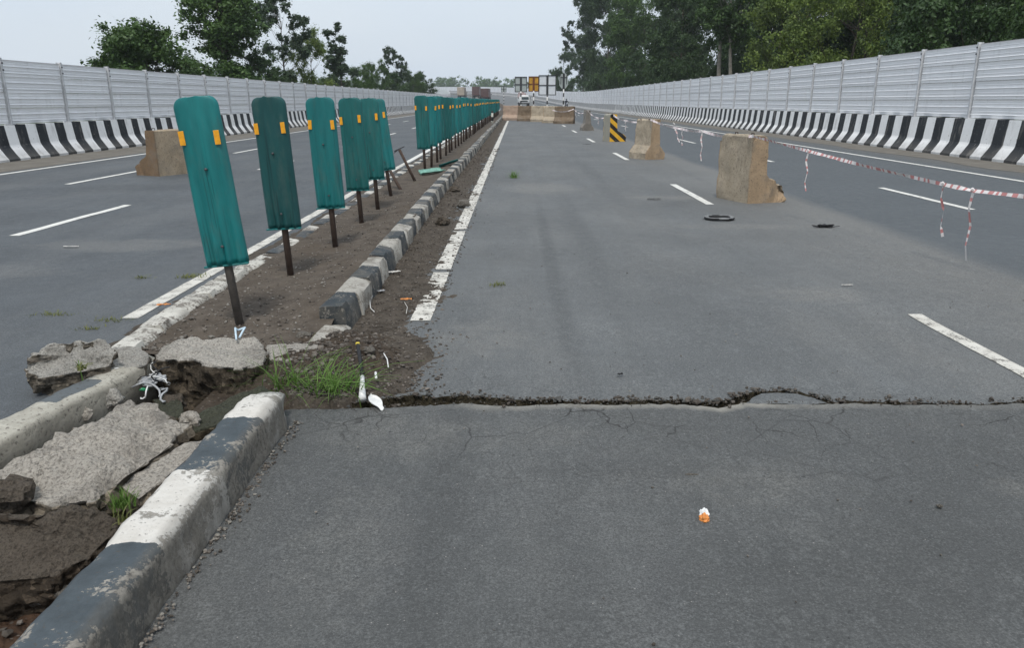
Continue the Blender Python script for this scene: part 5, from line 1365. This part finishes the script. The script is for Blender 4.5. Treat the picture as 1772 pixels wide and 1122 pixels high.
def person():
    J = {'pel': (0, .30, .90), 'chest': (0, .18, 1.22), 'neck': (0, .14, 1.42), 'head': (0, .12, 1.56), 'top': (0, .12, 1.66)}
    vs, es, rad = [], [], []
    def add(p, r, parent=None):
        vs.append(p); rad.append(r)
        if parent is not None: es.append((parent, len(vs) - 1))
        return len(vs) - 1
    a = add(J['pel'], .15); b = add(J['chest'], .17, a); c = add(J['neck'], .06, b); d = add(J['head'], .105, c); add(J['top'], .08, d)
    for s_ in (-1, 1):
        k = add((s_ * .22, .16, 1.33), .075, b); k = add((s_ * .30, -.06, 1.12), .055, k); k = add((s_ * .33, -.34, 1.04), .04, k)
        k = add((s_ * .14, .22, .86), .10, a); k = add((s_ * .22, -.14, .74), .08, k); k = add((s_ * .20, .06, .34), .055, k); add((s_ * .20, -.08, .28), .045, k)
    me = bpy.data.meshes.new('person'); me.from_pydata(vs, es, []); o = link(bpy.data.objects.new('person', me))
    md = o.modifiers.new('skin', 'SKIN'); sk = me.skin_vertices[0].data
    for i, r in enumerate(rad): sk[i].radius = (r, r); sk[i].use_root = (i == 0)
    o.modifiers.new('sub', 'SUBSURF').render_levels = 1
    me.materials.append(simple('dark_clothes', (.035, .04, .055), .8, .3, 4)); o.location = (mx, 150, mz); o.rotation_euler = (0, 0, R(8))
    m = MB(); m.tube([(0, .12, 1.50), (0, .12, 1.58), (0, .12, 1.66), (0, .12, 1.71)], [.10, .135, .12, .05], 10); m.build('helmet', [MAT['rubber']], o, True)
    tag(o, 'person in dark clothes sitting on the far motorbike', 'person')
person()

# ------------------------------------------------------------------ trees
def leaf_mesh(name, cl, nleaf, size, mats, seed, up=0.35):
    g = np.random.default_rng(seed)
    C = np.array([c[:3] for c in cl]); Rr = np.array([c[3] for c in cl]); tint = g.uniform(0, 1, len(cl)) ** 1.5
    wgt = Rr ** 2; k = g.choice(len(cl), nleaf, p=wgt / wgt.sum())
    d = g.normal(size=(nleaf, 3)); d /= np.linalg.norm(d, axis=1)[:, None]
    pos = C[k] + d * (Rr[k] * np.minimum(np.abs(g.normal(0, .62, nleaf)) + .12, 1.7))[:, None] * np.array([1, 1, .75])
    nrm = d * .6 + g.normal(size=(nleaf, 3)) * .55 + np.array([0, 0, up]); nrm /= np.linalg.norm(nrm, axis=1)[:, None]
    t1 = np.cross(nrm, g.normal(size=(nleaf, 3))); t1 /= np.linalg.norm(t1, axis=1)[:, None]; t2 = np.cross(nrm, t1)
    s = (size * g.uniform(.6, 1.35, nleaf))[:, None]
    V = np.stack([pos - t1 * s * .5, pos + t2 * s * .27 + nrm * s * .06, pos + t1 * s * .5, pos - t2 * s * .27 + nrm * s * .06], 1).reshape(-1, 3)
    me = bpy.data.meshes.new(name); n = nleaf
    me.vertices.add(4 * n); me.vertices.foreach_set('co', V.ravel())
    me.loops.add(4 * n); me.loops.foreach_set('vertex_index', np.arange(4 * n))
    me.polygons.add(n); me.polygons.foreach_set('loop_start', np.arange(0, 4 * n, 4)); me.polygons.foreach_set('loop_total', np.full(n, 4))
    me.update(calc_edges=True); me.materials.append(mats)
    a = me.attributes.new('tint', 'FLOAT', 'POINT'); a.data.foreach_set('value', np.repeat(np.clip(tint[k] * .7 + g.uniform(0, .35, n), 0, 1), 4))
    return me
def tree_variant(seed, H, R0, base, shape, nleaf, size, lmat, bark, nmain=26, fill=1.0, trunk_r=.16):
    """unit: metres; returns trunk mesh, crown mesh"""
    rnd = random.Random(seed); main = []
    for i in range(nmain):
        for _ in range(30):
            z = rnd.random(); a = rnd.uniform(0, 6.283)
            if shape == 'round': r = math.sqrt(max(0, 1 - (z * 2 - 1) ** 2)) if z > .42 else (.75 + z * .6)
            elif shape == 'tall': r = (.55 + .45 * math.sin(z * 7 + seed)) * (1 - z ** 3) + .25 * (1 - z)
            elif shape == 'umbrella': r = (z ** .6) * (1 - max(0, z - .75) * 2.5)
            elif shape == 'bush': r = math.sqrt(max(0, 1 - z * z))
            else: r = .45 + .55 * math.sin(math.pi * min(z * 1.05, 1))
            q = r * math.sqrt(rnd.uniform(.12, 1)); break
        main.append((q * R0 * math.cos(a), q * R0 * math.sin(a), base + (H - base) * (.06 + .90 * z), R0 * rnd.uniform(.22, .40) * fill))
    subs = []
    for c in main:
        for j in range(9):
            v = Vector((rnd.gauss(0, 1), rnd.gauss(0, 1), rnd.gauss(0, .8))).normalized() * c[3] * rnd.uniform(.35, 1.0)
            subs.append((c[0] + v.x, c[1] + v.y, c[2] + v.z, c[3] * rnd.uniform(.26, .55)))
    mb = MB(); tp = []
    lx, ly = rnd.uniform(-.6, .6), rnd.uniform(-.6, .6); th = H * (.80 if shape != 'bush' else .5)
    for j in range(8):
        t_ = j / 7; tp.append(Vector((lx * t_ ** 1.5 + .12 * math.sin(t_ * 6 + seed), ly * t_ ** 1.5 + .12 * math.cos(t_ * 5 + seed), th * t_ - .3)))
    mb.tube(tp, [trunk_r * (1.25 if j == 0 else 1) * (1 - .75 * j / 7) for j in range(8)], 8)
    for c in main:
        c_ = Vector(c[:3]); t_ = min(max((c_.z - math.hypot(c_.x, c_.y) * rnd.uniform(.5, .9)) / th, .15 if shape != 'bush' else .05), .93)
        i = t_ * 7; a = tp[int(i)].lerp(tp[min(int(i) + 1, 7)], i - int(i)); mid = a.lerp(c_, .55) + Vector((rnd.gauss(0, .12), rnd.gauss(0, .12), -.10 * (c_ - a).length)) * .7
        r0 = trunk_r * .42 * (1 - .6 * t_); mb.tube([a, a.lerp(mid, .5), mid, c_], [r0, r0 * .75, r0 * .5, r0 * .15], 5, cap=False)
        for j in range(2):
            e_ = c_ + Vector((rnd.gauss(0, .5), rnd.gauss(0, .5), rnd.gauss(.1, .4))) * c[3]; mb.tube([mid.lerp(c_, .6), e_], [r0 * .3, r0 * .08], 4, cap=False)
    return mb.data('trunk', [MAT[bark]], True), leaf_mesh('crown', subs, nleaf, size, MAT[lmat], seed)
V = {
    'dark': tree_variant(1, 13, 4.2, 2.2, 'oval', 44000, .22, 'leaf_dark', 'bark', 34),
    'dark2': tree_variant(2, 14, 4.6, 1.8, 'tall', 44000, .22, 'leaf_dark', 'bark', 36),
    'mid': tree_variant(3, 12, 4.4, 2.0, 'round', 42000, .20, 'leaf_mid', 'bark', 32),
    'light': tree_variant(4, 10, 4.3, 1.6, 'round', 46000, .18, 'leaf_light', 'bark', 34),
    'pale_trunk': tree_variant(5, 14, 3.6, 6.5, 'umbrella', 9000, .24, 'leaf_mid', 'bark_pale', 18, .8, .22),
    'sparse': tree_variant(6, 10, 2.6, 3.0, 'oval', 26000, .17, 'leaf_blue', 'bark', 30, .72, .11),
    'sparse2': tree_variant(7, 9, 2.1, 2.2, 'tall', 22000, .17, 'leaf_blue', 'bark', 26, .8, .10),
    'bush': tree_variant(8, 5, 2.6, 0.4, 'bush', 44000, .14, 'leaf_mid', 'bark', 70, .8, .08),
    'column': tree_variant(9, 10, 2.3, 1.2, 'tall', 48000, .16, 'leaf_mid', 'bark', 52, 1.15),
    'thick': tree_variant(10, 8, 3.6, 1.0, 'bush', 32000, .19, 'leaf_dark', 'bark', 30, .9, .1),
}
def tree(kind, x, y, h, rz, label, group, sxy=1.0, z=None):
    tm, cm = V[kind]; H = {'dark': 13, 'dark2': 14, 'mid': 12, 'light': 10, 'pale_trunk': 14, 'sparse': 10, 'sparse2': 9, 'bush': 5, 'column': 10, 'thick': 8}[kind]
    s = h / H; zt = terrain_pt(x - float(off(min(y, 500))), y)[2]
    e = empty('tree' if kind not in ('bush',) else 'bushy_tree', (x, y, zt - .1), (0, 0, R(rz))); e.scale = (s * sxy, s * sxy, s); tag(e, label, 'tree', group)
    link(bpy.data.objects.new('trunk', tm), e); link(bpy.data.objects.new('crown', cm), e); return e
LG, RG = 'trees beyond the left wall', 'trees beyond the right wall'
tree('bush', -18.6, 41, 6.4, 20, 'low round bushy tree above the left wall, leftmost of all trees', LG, 1.10)
tree('column', -18.2, 51.5, 11.6, 40, 'tall dense dark tree cut off by the top of the picture on the left', LG, 1.12)
tree('thick', -16.8, 52.5, 5.6, 80, 'dark thicket at the foot of the tall dense left tree', LG, .85)
tree('sparse', -18.8, 66, 11.3, 10, 'tall airy tree with sky showing through, right of the tall dense one', LG, .85)
tree('light', -17.4, 69, 8.0, 120, 'short leafy light green tree in front of the airy trees', LG, .62)
tree('sparse2', -17.4, 80, 10.2, 60, 'slender airy tree with separate leaf clumps, right of the short leafy one', LG, 1.05)
tree('thick', -19.0, 84, 6.2, 15, 'dark thicket under the slender airy tree', LG, .9)
tree('mid', -17.5, 103, 7.6, 200, 'mid green rounded tree farther along the left wall', LG, .62)
tree('sparse', -17.8, 118, 10.2, 100, 'taller airy tree above the far rounded trees on the left', LG, .75)
tree('mid', -17.6, 92, 6.6, 250, 'low rounded tree between the slender airy tree and the far rounded ones', LG, .75)
tree('thick', -17.2, 112, 6.4, 300, 'dense low tree in front of the taller airy far tree', LG, .9)
tree('mid', -17.4, 136, 7.4, 20, 'mid green tree among the last ones on the left', LG, .7)
tree('thick', -19, 160, 7.5, 60, 'hazy low tree beyond the end of the left line', LG, 1.0)
tree('thick', -18.4, 46, 4.9, 60, 'thicket filling the gap right of the low round bushy tree', LG, .8)
tree('thick', -18.2, 60, 5.6, 160, 'thicket under the tall airy tree', LG, .85)
tree('dark', -18.0, 128, 7.6, 30, 'dark tree near the end of the left tree line', LG, .65)
tree('thick', -17.6, 142, 6.6, 160, 'last low dark tree where the left tree line ends', LG, 1.0)
RT = [('thick', 14, 238, 9, 1.0, 'lowest dark tree at the far left end of the right wood'), ('dark', 14, 214, 15, .7, 'small dark tree beside the far end of the right wood'), ('sparse', 14, 192, 25, .80, 'tall airy tree at the left edge of the right wood, sky through its crown'),
      ('dark2', 15, 184, 17, .8, 'dark tree under the tall airy one at the left edge of the right wood'), ('dark', 15, 163, 25, .75, 'tall dark tree second from the left edge of the right wood'), ('dark2', 15, 140, 22, .75, 'broad dark tree in the left part of the right wood'),
      ('thick', 14, 150, 9, .8, 'low dark tree under the broad dark one in the left part of the right wood'), ('dark', 24, 128, 24, .9, 'dark tree in the back row of the left part of the right wood'), ('mid', 15, 116, 18, .75, 'mid green tree among the dark ones left of the pale trunks'), ('dark2', 20, 100, 21, .8, 'dark tree just left of the pale trunks'),
      ('thick', 14, 92, 8, .8, 'low dark tree left of the pale trunks'), ('dark', 17, 84, 15, .75, 'dark tree with low branches beside the pale trunks'), ('dark', 27, 82, 21, 1.0, 'dark tree in the back row behind the pale trunks'),
      ('pale_trunk', 16.3, 65, 15.5, 1.0, 'tree with a bare pale forked trunk, left of the pair'), ('pale_trunk', 16.9, 64.2, 14.5, .9, 'tree with a bare pale trunk, right of the pair'),
      ('thick', 20.5, 71, 10, 1.0, 'dark undergrowth tree behind the pale trunks'), ('light', 18.6, 54.5, 10.5, .75, 'light green tree right beside the pale trunks'), ('light', 18.6, 46, 10.8, .85, 'largest light green tree in the middle of the right wood'),
      ('dark', 26, 58, 18, .95, 'dark tree in the back row behind the light green trees'), ('light', 17.5, 41.0, 8.4, .7, 'light green tree right of the largest light green one'), ('dark2', 25, 43, 15, .9, 'dark tree in the back row right of the light green trees'),
      ('dark', 18.5, 35.2, 11, .75, 'dark tree near the right edge of the wood'), ('thick', 17.0, 31.5, 8.0, .8, 'dark low tree close to the wall near the right edge'), ('dark2', 26, 34, 14, .9, 'dark tree in the back row near the right edge'),
      ('thick', 22, 51, 11, .9, 'thicket behind the light green trees'), ('dark', 23, 47, 15, .8, 'dark tree rising behind the largest light green one'), ('thick', 21, 37.5, 10, .8, 'thicket between the light green trees and the dark right part'), ('dark2', 22, 69, 19, .8, 'dark tree directly behind the pale trunk pair'),
      ('dark', 30, 150, 26, .95, 'dark tree in the back row behind the tall dark one at the left'), ('dark2', 31, 112, 25, 1.0, 'dark tree filling the back row left of the pale trunks'), ('dark', 33, 96, 24, 1.0, 'dark tree in the deepest row behind the pale trunks'), ('thick', 16, 128, 9, .75, 'low dark tree at the wall in the left part of the right wood'),
      ('thick', 15, 76, 8, .7, 'low dark tree at the wall just left of the pale trunk pair'), ('dark2', 31, 70, 22, .9, 'dark tree in the deepest row right of the pale trunks'), ('dark', 31, 50, 18, .9, 'dark tree in the deepest row behind the largest light green one'), ('thick', 15, 108, 8.5, .7, 'low dark tree at the wall under the mid green tree'),
      ('mid', 19.0, 28.0, 9.0, .75, 'mid green tree at the right edge of the picture'), ('light', 24.5, 29.8, 9.0, .6, 'yellowish green tree peeping out at the right edge')]
R_OF = {'dark': (4.2, 13), 'dark2': (4.6, 14), 'mid': (4.4, 12), 'light': (4.3, 10), 'pale_trunk': (2.2, 14), 'sparse': (2.6, 10), 'thick': (3.6, 8)}
for k, (kd, x, y, h, sxy, lab) in enumerate(RT):
    rr_ = R_OF[kd][0] * h / R_OF[kd][1] * sxy            # keep every crown behind the wall
    tree(kd, max(x, 13.3 + 0.98 * rr_) + float(off(y)), y, h, k * 67, lab, RG, sxy)

# far wood on the rise at the end of the road
cl = []
g = np.random.default_rng(5)
for k in range(330):
    x = g.uniform(-190, 120); y = 640 + g.uniform(-20, 50); hh = 9.5 + 4 * fbm(x * .03, 2, 0) + g.uniform(-2, 3); zb = float(prof(600)) - 1
    for j in range(5): cl.append((x + g.normal(0, 2), y + g.normal(0, 2), zb + hh * g.uniform(.15, 1), 2.2 * g.uniform(.6, 1.2)))
fw = link(bpy.data.objects.new('far_wood', leaf_mesh('far_wood', cl, 60000, 1.25, MAT['leaf_mid'], 12)))
tag(fw, 'hazy blue-green wood on the horizon', 'wood', kind='stuff')
hill = grid_sheet('hill', lambda x, r: (x, r, float(prof(600)) - 3 + 3.5 * math.exp(-((r - 690) / 60) ** 2)), list(range(-260, 180, 20)), list(range(600, 800, 20)), MAT['hill'])
tag(hill, 'low wooded rise on the horizon', 'hill', kind='structure')

# ------------------------------------------------------------------ haze: even air round everything
HAZE = 0.00028
if HAZE:
    mb = MB(); mb.box((0, 420, 29), (800, 900, 64)); hz = mb.build('haze', [])
    m = bpy.data.materials.new('haze'); m.use_nodes = True; nt = m.node_tree; nt.nodes.clear()
    pv = nt.nodes.new('ShaderNodeVolumePrincipled'); pv.inputs['Color'].default_value = (.86, .92, 1, 1); pv.inputs['Density'].default_value = HAZE; pv.inputs['Anisotropy'].default_value = 0.0
    mo = nt.nodes.new('ShaderNodeOutputMaterial'); nt.links.new(pv.outputs[0], mo.inputs['Volume']); hz.data.materials.append(m)
    tag(hz, 'thin pale haze over the road and the far wood', 'haze', kind='stuff')
